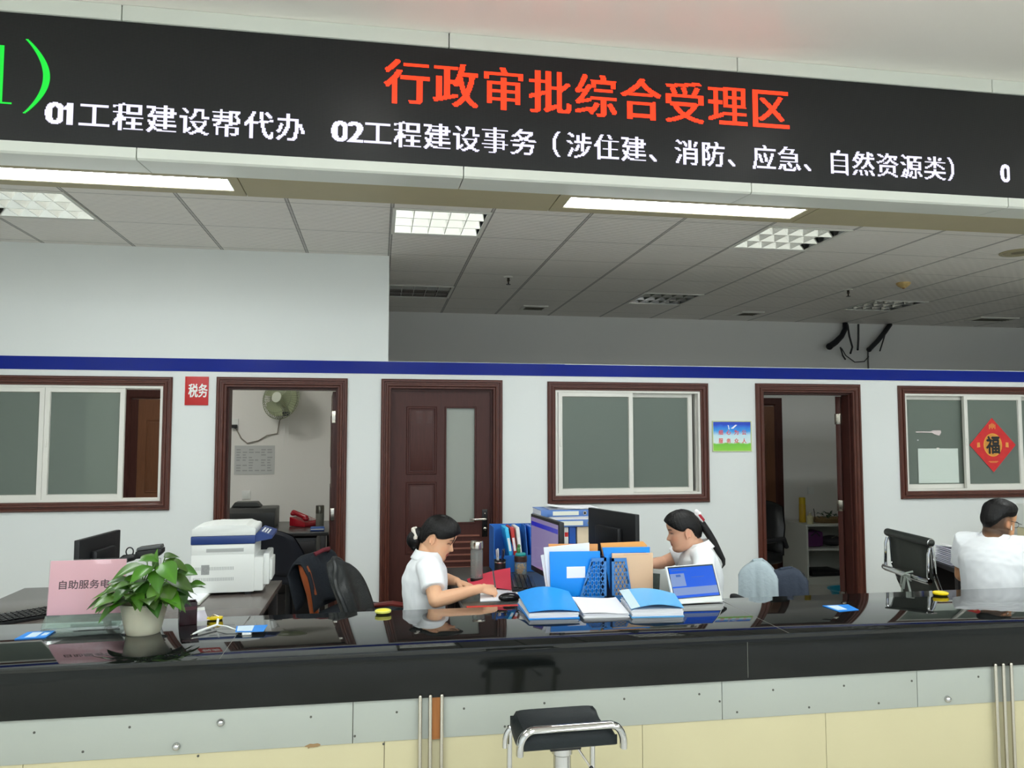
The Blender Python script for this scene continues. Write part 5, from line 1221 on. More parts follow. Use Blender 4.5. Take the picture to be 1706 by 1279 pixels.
    def binder(lb, zz, th, dx, a):
        f = thing('ring_binder', lb, 'binder', ((x0+x1)/2+dx, Yb, zz), a, 'binders stacked under the window'); hw = (x1-x0)/2
        m = MB(); m.b2(-hw, hw, -0.115, -0.111, 0, th, 0.001); m.b2(-hw, hw, -0.111, 0.13, th-0.003, th); m.b2(-hw, hw, -0.111, 0.13, 0, 0.003); m.build('cover', bl, f)
        MB().b2(-hw+0.004, hw-0.006, -0.105, 0.126, 0.004, th-0.004).build('paper_block', paper_m, f, smooth=0)
        MB().b2(-hw+0.075, hw-0.135, -0.1162, -0.1145, th*0.2, th*0.8).build('spine_label', mat('cream label', (232, 234, 220), 0.5), f, smooth=0)
        r = MB().lathe([(0.0115, 0), (0.0115, 0.002), (0.0075, 0.002), (0.0075, 0)], 16); r = r.build('finger_ring', steel_m, f); r.location = (hw-0.095, -0.115, th/2); r.rotation_euler = (PI/2, 0, 0)
        q = MB().lathe([(0.0078, 0), (0.001, 0.0012)], 14); q = q.build('finger_hole', black_m, f); q.location = (hw-0.095, -0.1152, th/2); q.rotation_euler = (PI/2, 0, 0)
    binder('blue ring binder with a white label, lower of the two in the stack', zb, dz*0.36, 0.03, 0.0)
    f = thing('paper_stack', 'white papers lying between the two stacked blue binders', 'paper', ((x0+x1)/2+0.02, Yb, zb+dz*0.36+0.001)); MB().b2(-(x1-x0)/2+.02, (x1-x0)/2, -0.115, 0.12, 0, dz*0.13).build('sheets', paper_m, f, smooth=0); MB().b2(-(x1-x0)/2+.04, (x1-x0)/2-.02, -0.118, 0.118, dz*0.13+.0005, dz*0.13+0.002).build('top_sheet', paper_m, f, smooth=0)
    binder('blue ring binder with a white label, topmost of the two in the stack', zb+dz*0.52, dz*0.34, 0.0, 0.03)
    f = thing('paper_stack', 'white papers lying on the topmost blue binder below the window', 'paper', ((x0+x1)/2+0.03, Yb, zb+dz*0.87)); hw = (x1-x0)/2-0.03
    m = MB(); m.grid(lambda u, v: Vector(((u-.5)*2*hw, (v-.5)*0.22, 0.003+0.022*(1-u)**3)), 12, 4); m.grid(lambda u, v: Vector(((u-.5)*2*hw, (v-.5)*0.22, 0.001)), 12, 4); m.build('sheets', paper_m, f)
    MB().b2(-hw+.05, hw, -0.105, 0.10, 0.004, 0.007).build('top_sheet', paper_m, f, smooth=0)
women_desk_things()

# ------------------------------------------------------------------ signs and posters on the partition
def wall_signs():
    y = YP-0.002
    a = PY(309, 627, y); b = PY(347, 675, y)
    t = thing('wall_sign', 'red wall sign with two white characters left of the open door', 'sign', ((a.x+b.x)/2, y, (a.z+b.z)/2)); w = abs(b.x-a.x)/2; h = abs(a.z-b.z)/2
    MB().b2(-w, w, -0.006, 0.0, -h, h, 0.001).build('board', mat('sign red', (190, 30, 30), 0.35), t)
    text_part('lettering', '税务', white_m, t, (-w+0.025, -0.0065, -0.045), (1, 0, 0), (0, 0, 1), 0.128, 0.095, 0.0004, 0.002)
    a = PY(1186, 701, y); b = PY(1252, 752, y); w = abs(b.x-a.x)/2; h = abs(a.z-b.z)/2
    t = thing('poster', 'small framed poster of blue sky and green grass with red characters', 'poster', ((a.x+b.x)/2, y, (a.z+b.z)/2))
    m = bpy.data.materials.new('sky and meadow print'); m.use_nodes = True; nt = m.node_tree; bs = nt.nodes['Principled BSDF']; bs.inputs['Roughness'].default_value = 0.25
    tc = nt.nodes.new('ShaderNodeTexCoord'); sp = nt.nodes.new('ShaderNodeSeparateXYZ'); nt.links.new(tc.outputs['Generated'], sp.inputs[0])
    no = nt.nodes.new('ShaderNodeTexNoise'); no.inputs['Scale'].default_value = 4; nt.links.new(tc.outputs['Generated'], no.inputs['Vector'])
    ad = nt.nodes.new('ShaderNodeMath'); ad.operation = 'MULTIPLY_ADD'; ad.inputs[1].default_value = 0.18; nt.links.new(no.outputs['Fac'], ad.inputs[0]); nt.links.new(sp.outputs[2], ad.inputs[2])
    cr = nt.nodes.new('ShaderNodeValToRGB'); e = cr.color_ramp.elements
    e[0].position = 0.0; e[0].color = lin((150, 214, 70)); e[1].position = 1.0; e[1].color = lin((30, 70, 200))
    for p, c in ((0.33, (120, 200, 60)), (0.37, (222, 236, 236)), (0.62, (200, 230, 240)), (0.78, (60, 160, 235)), (0.95, (34, 100, 220))): q = e.new(p); q.color = lin(c)
    nt.links.new(ad.outputs[0], cr.inputs[0]); nt.links.new(cr.outputs[0], bs.inputs['Base Color'])
    MB().b2(-w+0.006, w-0.006, -0.005, -0.001, -h+0.006, h-0.006).build('print', m, t, smooth=0)
    MB().frame(-w, w, -h, h, [(0, 0), (0, -0.008), (0.007, -0.008), (0.008, 0)]).build('frame', mat('pale green frame', (196, 206, 150), 0.4), t)
    rd = mat('poster red', (222, 74, 70), 0.4)
    for k, ch in enumerate('细心为公'): text_part('lettering', ch, rd, t, (-w+0.053+0.066*k, -0.0052, 0.012), (1, 0, 0), (0, 0, 1), 0.036, 0.038, 0.0004, 0.001)
    for k, ch in enumerate('服务众人'): text_part('lettering', ch, rd, t, (-w+0.053+0.066*k, -0.0052, -0.055), (1, 0, 0), (0, 0, 1), 0.036, 0.038, 0.0004, 0.001)
    wh = mat('dove white', (240, 246, 255), 0.4)
    m = MB()
    m.prism([(-0.01, -0.0053, 0.062), (0.03, -0.0053, 0.092), (0.045, -0.0053, 0.09), (0.01, -0.0053, 0.06)], (0, -0.0004, 0)); m.prism([(-0.035, -0.0053, 0.09), (-0.028, -0.0053, 0.088), (-0.02, -0.0053, 0.055), (-0.028, -0.0053, 0.055)], (0, -0.0004, 0))
    m.build('bird_print', wh, t, smooth=0)
    # red diamond on the right window
    y = YP+0.012; c = PY(1654, 741, y); ry = 0.230; rx = 0.222
    t = thing('festival_poster', 'red diamond poster with a black character on yellow, on the right window', 'poster', c)
    def P(u, v, yy): return Vector((u*rx, yy, v*ry))
    MB().prism([P(0, 1, 0), P(1, 0, 0), P(0, -1, 0), P(-1, 0, 0)], (0, 0.0015, 0)).build('paper', mat('festival red', (206, 40, 44), 0.35, var=0.25, vscale=18), t, smooth=0)
    def disc(n_, r, yy, m_):
        MB().prism([(r*math.cos(k*2*PI/40)*0.9, yy, r*math.sin(k*2*PI/40)+0.0) for k in range(40)], (0, 0.0006, 0)).build(n_, m_, t, smooth=0)
    disc('yellow_disc', 0.098, -0.001, mat('golden disc', (222, 160, 60), 0.4, var=0.2, vscale=30)); disc('pale_disc', 0.088, -0.0018, mat('pale golden disc', (206, 140, 60), 0.4, var=0.2, vscale=30))
    text_part('lettering', '福', mat('black ink', (30, 32, 34), 0.4), t, (-0.062, -0.0020, -0.072), (1, 0, 0), (0, 0, 1), 0.124, 0.145, 0.0004, 0.005)
    og = mat('golden print', (224, 150, 70), 0.4)
    m = MB()
    for s in (-1, 1): m.prism([(s*0.125, -0.0012, 0.022), (s*0.150, -0.0012, 0.02), (s*0.152, -0.0012, -0.022), (s*0.122, -0.0012, -0.018)], (0, 0.0006, 0))
    m.b2(-0.045, 0.045, -0.0012, -0.0006, -0.142, -0.137); m.b2(-0.035, 0.035, -0.0012, -0.0006, -0.150, -0.146)
    for k in range(5): m.b2(-0.03+0.013*k, -0.022+0.013*k, -0.0012, -0.0006, 0.135+0.01*(k % 2), 0.185-0.006*abs(k-2))
    m.build('gold_print', og, t, smooth=0)
    y = YP+0.052
    a = PY(1529, 747, y); b = PY(1598, 804, y)
    t = thing('paper_notice', 'blank white sheet stuck low on the left pane of the right window', 'paper', ((a.x+b.x)/2, y, (a.z+b.z)/2)); w = abs(b.x-a.x)/2; h = abs(a.z-b.z)/2
    MB().b2(-w, w, 0.0, 0.002, -h, h).build('sheet', mat('thin white sheet', (206, 216, 208), 0.7), t, smooth=0)
    MB().b2(-0.012, 0.012, -0.001, 0.0, h-0.012, h+0.008).build('tape', alu_m, t, smooth=0)
    a = PY(1526, 719, y); b = PY(1568, 720, y)
    t = thing('paper_scrap', 'torn strip of white paper left on the right window above the white sheet', 'paper', (a.x, y, a.z)); w = b.x-a.x
    MB().prism([(0, 0, -0.006), (w*0.65, 0, -0.008), (w*0.72, 0, -0.02), (w*0.92, 0, -0.034), (w, 0, -0.005), (w*0.98, 0, 0.012), (w*0.68, 0, 0.012), (w*0.6, 0, 0.002), (0, 0, 0.002)], (0, 0.0015, 0)).build('scrap', mat('pinkish scrap', (214, 200, 198), 0.7), t, smooth=0)
    MB().b2(0.01, 0.022, 0.0, 0.001, -0.075, -0.066).build('scrap_crumb', paper_m, t, smooth=0)
    # hidden things behind the frosted pane of the closed door
    y = YP+0.10; a = PY(757, 728, y); b = PY(792, 790, y)
    t = thing('orange_paper', 'orange sheet seen blurred through the frosted pane of the closed door', 'paper', ((a.x+b.x)/2, y, (a.z+b.z)/2)); w = abs(b.x-a.x)/2; h = abs(a.z-b.z)/2
    MB().prism([(-w, 0, h), (w, 0, h*1.05), (w, 0, -h*0.35), (-w*0.55, 0, -h*0.8)], (0, 0.002, 0)).build('sheet', mat('orange sheet', (236, 110, 40), 0.6), t, smooth=0)
    MB().b2(-0.02, 0.02, -0.002, -0.0005, -0.01, 0.015).build('print_mark', mat('grey mark', (110, 100, 96), 0.6), t, smooth=0)
wall_signs()

# ------------------------------------------------------------------ cables on the rear wall
def cables():
    Y = YR-0.05
    def pts(L): return [PY(x, y, Y-dy) for x, y, dy in L]
    c0 = PY(1405, 540, Y)
    dk = mat('black conduit', (30, 30, 34), 0.5)
    def cable(name, label, L, r, m_=dk, end=None):
        P = pts(L); c = P[0]; t = thing(name, label, 'cable', c, 0, 'cables and conduits on the rear wall')
        MB().tube([p-c for p in P], r, 10).build('conduit', m_, t)
        r_ = (r[-1] if hasattr(r, '__len__') else r)*1.12; k = MB(); k.ell(P[-1]-c, (r_, r_, r_)); k.build('cut_end', mat('conduit end', (22, 22, 24), 0.6), t)
    cable('conduit', 'thick black conduit bending left out of the ceiling on the rear wall', [(1408, 537, 0), (1408, 548, .02), (1402, 560, .05), (1392, 570, .07), (1382, 577, .08)], [0.03, 0.03, 0.032, 0.036, 0.036])
    cable('conduit', 'thick black conduit slanting down right of the cable bundle on the rear wall', [(1483, 540, 0), (1474, 553, .03), (1462, 568, .05), (1448, 582, .06)], 0.028)
    random.seed(9)
    thin = [('thin black cable with plug hanging by the left conduit', [(1412, 540, 0), (1415, 560, .02), (1420, 578, .03), (1417, 588, .03)], .011), ('thin black cable hanging straight in the middle of the bundle', [(1430, 540, 0), (1430, 565, .01), (1429, 582, .01)], .012),
            ('thin dark cable looping under the bundle', [(1402, 580, .02), (1409, 592, .02), (1424, 603, .02), (1440, 602, .02), (1447, 594, .02)], .006), ('grey cable running down from the bundle to the partition', [(1446, 580, .0), (1446, 600, .0), (1447, 625, .0)], .010),
            ('thin dark cable right of the slanting conduit', [(1478, 545, .01), (1472, 565, .02), (1466, 584, .02)], .008), ('thin dark cable left of the loop under the bundle', [(1400, 578, .01), (1404, 592, .02), (1408, 598, .02)], .009)]
    for lb, L, r in thin: cable('cable', lb, L, r, mat('dark cable', (54, 52, 50), 0.6) if 'grey' not in lb else mat('grey cable', (96, 94, 90), 0.6))
cables()

# ------------------------------------------------------------------ rooms behind the partition
def rooms():
    # left room
    sh = mat('dusty fan plastic', (186, 190, 156), 0.4)
    c = PY(468, 664, YR-0.20)
    t = thing('wall_fan', 'old greenish wall fan with a pull cord in the left room', 'fan', (c.x, YR, c.z))
    MB().box((0.06, -0.02, -0.06), (0.09, 0.04, 0.14), bev=0.012).build('wall_bracket', sh, t)
    MB().capsule([(0.06, -0.04, -0.09), (0.03, -0.16, -0.06)], 0.028, 12).build('arm', sh, t)
    R = Matrix.Rotation(math.radians(-28), 4, 'Z') @ Matrix.Rotation(math.radians(80), 4, 'X'); T = Matrix.Translation((0, -0.20, 0.0)) @ R
    m = MB(); m.T = T
    for k in range(48):
        a = k*2*PI/48
        m.tube([(0.05*math.cos(a), 0.05*math.sin(a), 0.075), (0.13*math.cos(a), 0.13*math.sin(a), 0.075), (0.20*math.cos(a), 0.20*math.sin(a), 0.03), (0.215*math.cos(a), 0.215*math.sin(a), 0.0), (0.20*math.cos(a), 0.20*math.sin(a), -0.03), (0.08*math.cos(a), 0.08*math.sin(a), -0.075)], 0.0022, 5)
    for r, z in ((0.215, 0), (0.16, 0.06), (0.16, -0.05)): m.tube([(r*math.cos(k*2*PI/40), r*math.sin(k*2*PI/40), z) for k in range(41)], 0.004, 6)
    m.build('guard', mat('fan guard wire', (150, 158, 132), 0.35, 0.3), t)
    m = MB(); m.T = T; m.lathe([(0.055, 0.072), (0.055, 0.080), (0.04, 0.084), (0.001, 0.085)], 24); m.build('badge', mat('fan badge', (206, 212, 196), 0.35), t)
    m = MB(); m.T = T; m.lathe([(0.075, -0.16), (0.085, -0.12), (0.08, -0.076), (0.001, -0.075)], 24); m.build('motor_housing', sh, t)
    for k in range(3):
        m = MB(); m.T = T @ Matrix.Rotation(k*2*PI/3, 4, 'Z')
        m.grid(lambda u, v: Vector(((0.03+0.16*u)*math.cos((v-.5)*1.7), (0.03+0.16*u)*math.sin((v-.5)*1.7), 0.035*(v-.5))), 6, 6); m.build('blade', mat('fan blade green', (176, 184, 150), 0.3), t)
    MB().box((0.045, -0.14, -0.155), (0.075, 0.06, 0.045), bev=0.008).build('switch_box', mat('dark violet box', (48, 42, 74), 0.4), t)
    MB().tube([(0.03, -0.15, -0.17), (0.03, -0.15, -0.50)], 0.0015, 5).build('pull_cord', white_m, t)
    MB().tube([(0.07, -0.15, -0.17), (0.072, -0.15, -0.48)], 0.0015, 5).build('pull_cord', white_m, t)
    c = PY(390, 704, YR-0.01); t = thing('wall_socket', 'white wall socket with a plug at the left jamb of the left room', 'socket', (c.x, YR-0.001, c.z))
    MB().b2(-0.043, 0.043, -0.012, 0, -0.043, 0.043, 0.004).build('plate', white_m, t)
    MB().b2(-0.02, 0.035, -0.045, -0.012, -0.055, -0.02, 0.006).build('plug', black_m, t)
    P = [PY(*q, YR-0.012) for q in ((392, 712), (402, 730), (412, 738), (430, 734), (445, 725), (462, 722), (466, 700), (472, 694))]; cc = P[0]
    t = thing('fan_cord', 'grey power cord sagging from the socket to the wall fan', 'cord', cc); MB().tube([p-cc for p in P], 0.006, 8).build('cord', mat('grey flex', (150, 144, 134), 0.6), t)
    MB().ell(P[0]-cc, (0.01, 0.01, 0.014)).build('strain_relief', black_m, t)
    a = PY(391, 742, YR-0.004); b = PY(457, 790, YR-0.004)
    t = thing('wall_chart', 'printed table sheet on the wall of the left room below the cord', 'poster', ((a.x+b.x)/2, YR-0.001, (a.z+b.z)/2)); w = abs(b.x-a.x)/2; h = abs(a.z-b.z)/2
    MB().b2(-w, w, -0.004, 0, -h, h).build('sheet', mat('grey white sheet', (196, 198, 196), 0.5), t, smooth=0)
    m = MB(); random.seed(3)
    for c_ in range(6):
        for r in range(9):
            if random.random() < 0.85: m.b2(-w+0.02+c_*0.062, -w+0.02+c_*0.062+random.uniform(.03, .05), -0.0046, -0.0038, h-0.05-0.027*r, h-0.038-0.027*r)
    m.build('table_print', mat('grey print', (164, 166, 166), 0.6), t, smooth=0)
    c = PY(410, 824, YR-0.01)
    def switch(label, c):
        t = thing('light_switch', label, 'switch', (c.x, YR-0.001, c.z)); MB().b2(-0.043, 0.043, -0.010, 0, -0.043, 0.043, 0.004).build('plate', white_m, t); MB().b2(-0.03, 0.03, -0.014, -0.0102, -0.03, 0.03, 0.003).build('rocker', white_m, t)
    switch('white switch plate on the wall of the left room above the dark printer', c)
    switch('white switch plate on the wall of the right room above the shelf cabinet', PY(1351, 817, YR-0.01))
    gl = mat('dark gloss desk', (60, 58, 56), 0.25); desk('office_desk', 'dark desk with the red telephone inside the left room', -1.75, -0.42, 7.02, 7.95, gl, deskleg_m)
    dr = thing('drawer_cabinet', 'black drawer cabinet under the desk of the left room', 'cabinet', (-0.72, 7.24, 0))
    MB().b2(-0.2, 0.2, -0.2, 0.3, 0.0, 0.70, 0.004).build('body', black_m, dr)
    for k in range(3):
        f = MB().b2(-0.19, 0.19, -0.215, -0.2005, 0.03+0.22*k, 0.235+0.22*k, 0.003).build('drawer', deskleg_m, dr); MB().b2(-0.05, 0.05, -0.225, -0.2155, 0.17+0.22*k, 0.185+0.22*k, 0.002).build('handle', steel_m, f)
    c = PZ(418, 884, 0.752)
    t = thing('dark_printer', 'dark grey desktop printer on the desk in the left room', 'printer', (PY(419, 870, 7.5).x, 7.62, 0.752))
    MB().prism([(-0.21, -0.17, 0), (-0.21, -0.17, 0.13), (-0.21, -0.10, 0.165), (-0.21, 0.17, 0.17), (-0.21, 0.17, 0)], (0.42, 0, 0), bev=0.008).build('body', mat('dark printer grey', (48, 50, 50), 0.4), t)
    MB().prism([(-0.20, 0.0, 0.172), (0.06, 0.0, 0.172), (0.02, 0.0, 0.215), (-0.17, 0.0, 0.215)], (0, 0.16, 0), bev=0.006).build('paper_feed', mat('dark printer lid', (62, 64, 62), 0.4), t)
    MB().b2(-0.08, 0.0, -0.1705, -0.168, 0.05, 0.06).build('output_slot', steel_m, t, smooth=0)
    c = PZ(506, 878, 0.752)
    t = thing('telephone', 'red desk telephone on the desk in the left room', 'telephone', (c.x, 7.55, 0.752), 0.9)
    rd = mat('telephone red', (150, 20, 34), 0.3)
    MB().prism([(-0.11, -0.10, 0), (-0.11, -0.10, 0.035), (-0.11, 0.09, 0.085), (-0.11, 0.09, 0)], (0.22, 0, 0), bev=0.008).build('base', rd, t)
    h = MB(); h.capsule([(-0.075, -0.08, 0.085), (-0.078, 0.07, 0.125)], 0.022, 12); h.ell((-0.075, -0.08, 0.072), (0.03, 0.03, 0.022)); h.ell((-0.078, 0.07, 0.112), (0.03, 0.03, 0.022)); h.build('handset', rd, t)
    k = MB()
    for i in range(3):
        for j in range(4): k.box((0.0+0.032*i, -0.06+0.03*j, 0.052+0.0079*j), (0.022, 0.018, 0.008), bev=0.002)
    k.build('keypad', mat('pale keys', (206, 190, 186), 0.4), t)
    c = PZ(534, 872, 0.752); c = Vector((-0.56, 7.35, 0.752))
    t = thing('glass_bottle', 'tall glass bottle with a steel rim beside the red telephone', 'bottle', (PY(533, 860, 7.3).x, 7.30, 0.752))
    MB().lathe([(0.035, 0), (0.037, 0.01), (0.037, 0.13), (0.034, 0.14)], 20).build('glass_body', clear('smoked glass', (150, 150, 140), 0.05, 0.6), t)
    MB().lathe([(0.0375, 0.135), (0.0375, 0.20), (0.034, 0.205), (0.001, 0.206)], 20).build('lid', mat('dark steel lid', (92, 90, 82), 0.3, 0.8), t)
    t = thing('tissue_pack', 'blue tissue pack at the front of the desk in the left room', 'tissue pack', (PY(529, 884, 7.12).x, 7.12, 0.752)); MB().b2(-0.06, 0.06, -0.035, 0.035, 0, 0.035, 0.01).build('pack', mat('tissue blue', (44, 86, 160), 0.4), t); MB().b2(-0.055, 0.055, -0.0362, -0.035, 0.012, 0.02).build('stripe', white_m, t, smooth=0)
    # high backed chair in the left room
    c = PY(470, 890, 6.75)
    def exec_chair(label, x, y, ztop, rz, dark):
        t = thing('executive_chair', label, 'chair', (x, y, 0), rz)
        def fn(s):
            def f(u, v):
                q = (u-.5)*2; z = 0.48+v*(ztop-0.48); e = max(0, 1-abs(q)**4)**.5*max(0, 1-abs(2*v-1)**8)**.5
                return Vector((q*0.25*(1-0.28*max(0, v-.6)*2), s*(0.01+0.05*e)+0.09*v*v, z-0.05*q*q*v))
            return f
        m = MB(); m.grid(fn(1), 14, 16); m.grid(fn(-1), 14, 16); m.build('backrest', dark, t, smooth=60)
        MB().box((0, -0.24, 0.46), (0.5, 0.5, 0.10), bev=0.04, seg=3).build('seat', dark, t)
        for s in (-1, 1): MB().tube([(s*0.27, 0.02, 0.56), (s*0.29, -0.05, 0.64), (s*0.29, -0.34, 0.64), (s*0.26, -0.40, 0.50)], 0.022, 8).build('armrest', black_m, t)
        MB().lathe([(0.028, 0.1), (0.028, 0.42)], 12, (0, -0.24, 0)).build('gas_lift', black_m, t)
        m = MB()
        for k in range(5):
            a = k*2*PI/5; m.tube([(0, -0.24, 0.12), (0.28*math.cos(a), -0.24+0.28*math.sin(a), 0.06)], [0.025, 0.016], 8)
        m.build('star_base', black_m, t)
    exec_chair('dark blue black high backed chair inside the left room', (c.x-0.03)*0.98, 6.47, 0.85, math.radians(160), mat('dark navy fabric', (16, 19, 30), 0.7))
    c = PY(1310, 890, 7.0)
    exec_chair('black high backed chair inside the right room, before the inner door', c.x-0.27, 7.0, 0.965, math.radians(-62), mat('black chair vinyl', (20, 20, 20), 0.45))
    # lamp of the left room, hung from the tiles
    t = thing('ceiling_panel_light', 'lit ceiling panel light inside the left room', 'ceiling light', (-1.9, 7.0, ZC-0.002))
    f = MB()
    for q in (-1, 1): f.b2(-0.3, 0.3, q*0.15, q*0.13, -0.02, 0); f.b2(q*0.3, q*0.28, -0.13, 0.13, -0.02, 0)
    f.build('frame', alu_m, t); MB().b2(-0.28, 0.28, -0.13, 0.13, -0.015, -0.004).build('diffuser', mat('room lamp', (255, 255, 248), emit=ROOM_LIGHT), t)
    # right room: white open cabinet with things
    x0, x1 = 4.50, 5.35; y0, y1 = 7.79, 8.30; zt = PY(1345, 874, y0).z
    wh = mat('white melamine', (206, 208, 200), 0.5)
    t = thing('shelf_cabinet', 'white open shelf cabinet inside the right room', 'cabinet', ((x0+x1)/2, (y0+y1)/2, 0)); hx, hy = (x1-x0)/2, (y1-y0)/2
    for s in (-1, 1): MB().b2(s*hx, s*(hx-0.02), -hy, hy, 0.0, zt-0.022).build('side_panel', wh, t)
    MB().b2(-hx-0.01, hx+0.01, -hy-0.01, hy, zt-0.02, zt, 0.002).build('top_panel', wh, t)
    MB().b2(-hx+0.021, hx-0.021, hy-0.01, hy, 0.05, zt-0.022).build('back_panel', wh, t)
    for z_ in (0.06, 0.36): MB().b2(-hx+0.021, hx-0.021, -hy, hy-0.011, z_, z_+0.02).build('shelf', wh, t)
    MB().b2(-hx+0.021, hx-0.021, -hy+0.02, -hy+0.035, 0.0, 0.059).build('kick_board', wh, t)
    c = PY(1336, 866, 8.0)
    t = thing('spray_can', 'tall yellow spray can on the white shelf cabinet', 'bottle', (c.x+0.02, 8.02, zt+0.001)); MB().lathe([(0.034, 0), (0.036, 0.005), (0.036, 0.19), (0.028, 0.205)], 18).build('can', mat('can yellow', (196, 160, 40), 0.35), t); MB().lathe([(0.034, 0.20), (0.034, 0.265), (0.03, 0.27), (0.001, 0.27)], 18).build('cap', mat('cap yellow', (206, 176, 30), 0.35), t)
    c = PY(1345, 866, 7.9)
    t = thing('lotion_bottle', 'small cream pump bottle beside the yellow can', 'bottle', (c.x+0.02, 7.88, zt+0.001)); MB().lathe([(0.034, 0), (0.036, 0.006), (0.036, 0.075), (0.014, 0.095), (0.012, 0.115)], 18).build('bottle_body', mat('cream bottle', (196, 190, 150), 0.4), t); MB().tube([(0, 0, 0.115), (0, 0, 0.135), (-0.03, 0, 0.135)], 0.006, 8).build('pump', white_m, t)
    bx = PY(1382, 860, 7.95).x
    t = thing('plant_basket', 'flat woven basket of green plants on the white shelf cabinet', 'plant', (bx, 7.97, zt+0.001))
    m = MB(); m.T = Matrix.Diagonal((1.5, 0.9, 1, 1)); m.lathe([(0.10, 0), (0.13, 0.02), (0.15, 0.045), (0.155, 0.05), (0.14, 0.045), (0.10, 0.012), (0.001, 0.01)], 28); m.build('basket', mat('woven basket', (150, 124, 84), 0.7, bump=0.6, bscale=90), t)
    m = MB(); random.seed(21)
    for k in range(70):
        a = random.uniform(0, 2*PI); r = random.uniform(0, 0.17); b = Vector((r*math.cos(a)*1.1, r*math.sin(a)*0.6, 0.045+random.uniform(0, .06))); d = Vector((math.cos(a), math.sin(a)*.7, random.uniform(.0, 1.0))).normalized(); L = random.uniform(.03, .06); s = d.cross(Vector((0, 0, 1))).normalized()*0.014
        m.grid(lambda u, v: b+d*L*u+s*(v-.5)*2*math.sin(PI*min(1, u+.08))+Vector((0, 0, -0.01*u*u)), 3, 2)
    m.build('foliage', mat('dark green leaf', (44, 74, 44), 0.45, var=0.3), t, smooth=60)
    MB().tube([(-0.16, 0, 0.04), (-0.165, 0, 0.10), (-0.175, 0, 0.15)], 0.004, 6).build('stem', mat('dark stem', (40, 46, 36), 0.6), t)
    t = thing('purple_bag', 'purple bag on the upper shelf of the white cabinet', 'bag', (x0+0.16, 8.0, 0.381)); MB().box((0, 0, 0.085), (0.20, 0.22, 0.165), bev=0.03).build('bag_body', mat('purple cloth', (92, 40, 92), 0.7), t); MB().tube([(-0.05, -0.112, 0.12), (0, -0.125, 0.165), (0.05, -0.112, 0.12)], 0.006, 6).build('handle', black_m, t)
    t = thing('shoe_bundle', 'dark bag on the upper shelf beside the purple bag', 'bag', (x0+0.42, 8.0, 0.381)); MB().ell((0, 0, 0.055), (0.13, 0.12, 0.055)).build('bag_body', mat('dark bag', (52, 50, 54), 0.6), t); MB().tube([(-0.05, -0.08, 0.09), (0, -0.10, 0.115), (0.05, -0.08, 0.09)], 0.005, 6).build('handle', steel_m, t)
    t['category'] = 'bag'; t.name = 'dark_bag'
    t = thing('dark_box', 'flat dark box on the lower shelf of the white cabinet', 'box', (x0+0.26, 7.98, 0.081)); MB().b2(-0.18, 0.18, -0.15, 0.15, 0, 0.05, 0.005).build('box_body', black_m, t); MB().b2(-0.18, 0.18, -0.152, -0.15, 0.032, 0.036).build('lid_edge', mat('lid edge', (70, 66, 64), 0.5), t, smooth=0)
    c = PZ(1404, 984, 0.09)
    t = thing('wash_basin', 'turquoise plastic basin on the floor of the right room', 'basin', (c.x+0.06, c.y, 0.001)); MB().lathe([(0.12, 0), (0.13, 0.005), (0.175, 0.10), (0.19, 0.104), (0.19, 0.108), (0.17, 0.106), (0.125, 0.010), (0.001, 0.009)], 32).build('bowl', mat('turquoise plastic', (40, 150, 176), 0.35), t); MB().lathe([(0.188, 0.098), (0.193, 0.101), (0.188, 0.103)], 32, cap=False).build('rim_bead', mat('pale turquoise', (110, 190, 206), 0.35), t)
    # beige machine at the right frame edge and the papers on the man's desk
    p = PY(1692, 838, 5.62); zt_ = p.z
    t = thing('office_machine', 'beige office machine with a dark control strip behind the seated man', 'machine', (p.x+0.30, 5.50, 0))
    be = mat('beige machine', (206, 196, 160), 0.45); 
    MB().b2(-0.30, 0.30, -0.12, 0.12, 0.0, zt_-0.19, 0.01).build('cabinet_body', be, t); MB().b2(-0.30, 0.30, -0.12, 0.12, zt_-0.189, zt_, 0.008).build('upper_unit', white_m, t)
    MB().b2(-0.295, 0.20, -0.1245, -0.1205, zt_-0.165, zt_-0.075, 0.001).build('control_strip', mat('dark strip', (52, 56, 66), 0.3), t)
    MB().b2(-0.28, 0.1, -0.1235, -0.1205, zt_-0.045, zt_-0.038).build('green_mark', mat('dark green mark', (24, 70, 52), 0.5), t, smooth=0)
    m = MB()
    for k in range(5): m.lathe([(0.012, 0), (0.012, 0.004), (0.001, 0.005)], 12, (0, 0, 0)) if False else m.ell((-0.275+0.05*k, -0.1255, zt_-0.11), (0.013, 0.003, 0.013), n=12, m=6)
    m.build('buttons', black_m, t)
    d = Matrix.Rotation(-0.26, 3, 'Z'); b0 = Vector((3.57, 4.44, 0))
    for k, (lb, dz, cx) in enumerate((('sagging white paper stack at the left end of the black desk', 0.0, 0.17), ('second white paper stack under the top one on the black desk', 0.0, 0.17))):
        if k: continue
        t = thing('paper_pile', lb, 'paper', b0+d @ Vector((cx, 0.22, 0))+Vector((0, 0, 0.751)), -0.26)
        random.seed(6); m = MB()
        for q in range(9):
            o = random.uniform(-.006, .006); z0 = 0.009*q
            m.grid(lambda u, v: Vector(((u-.5)*0.30+o, (v-.5)*0.22+o, z0+0.0004+0.028*(1-u)**2*(q/9))), 8, 2); m.grid(lambda u, v: Vector(((u-.5)*0.30+o, (v-.5)*0.22+o, z0+0.007+0.028*(1-u)**2*(q/9))), 8, 2)
            for e in (0, 1): m.grid(lambda u, v: Vector(((u-.5)*0.30+o, (e-.5)*0.22+o, z0+0.0004+0.0066*v+0.028*(1-u)**2*(q/9))), 8, 1); m.grid(lambda u, v: Vector(((e-.5)*0.30+o, (u-.5)*0.22+o, z0+0.0004+0.0066*v+0.028*(1-e)**2*(q/9))), 2, 1)
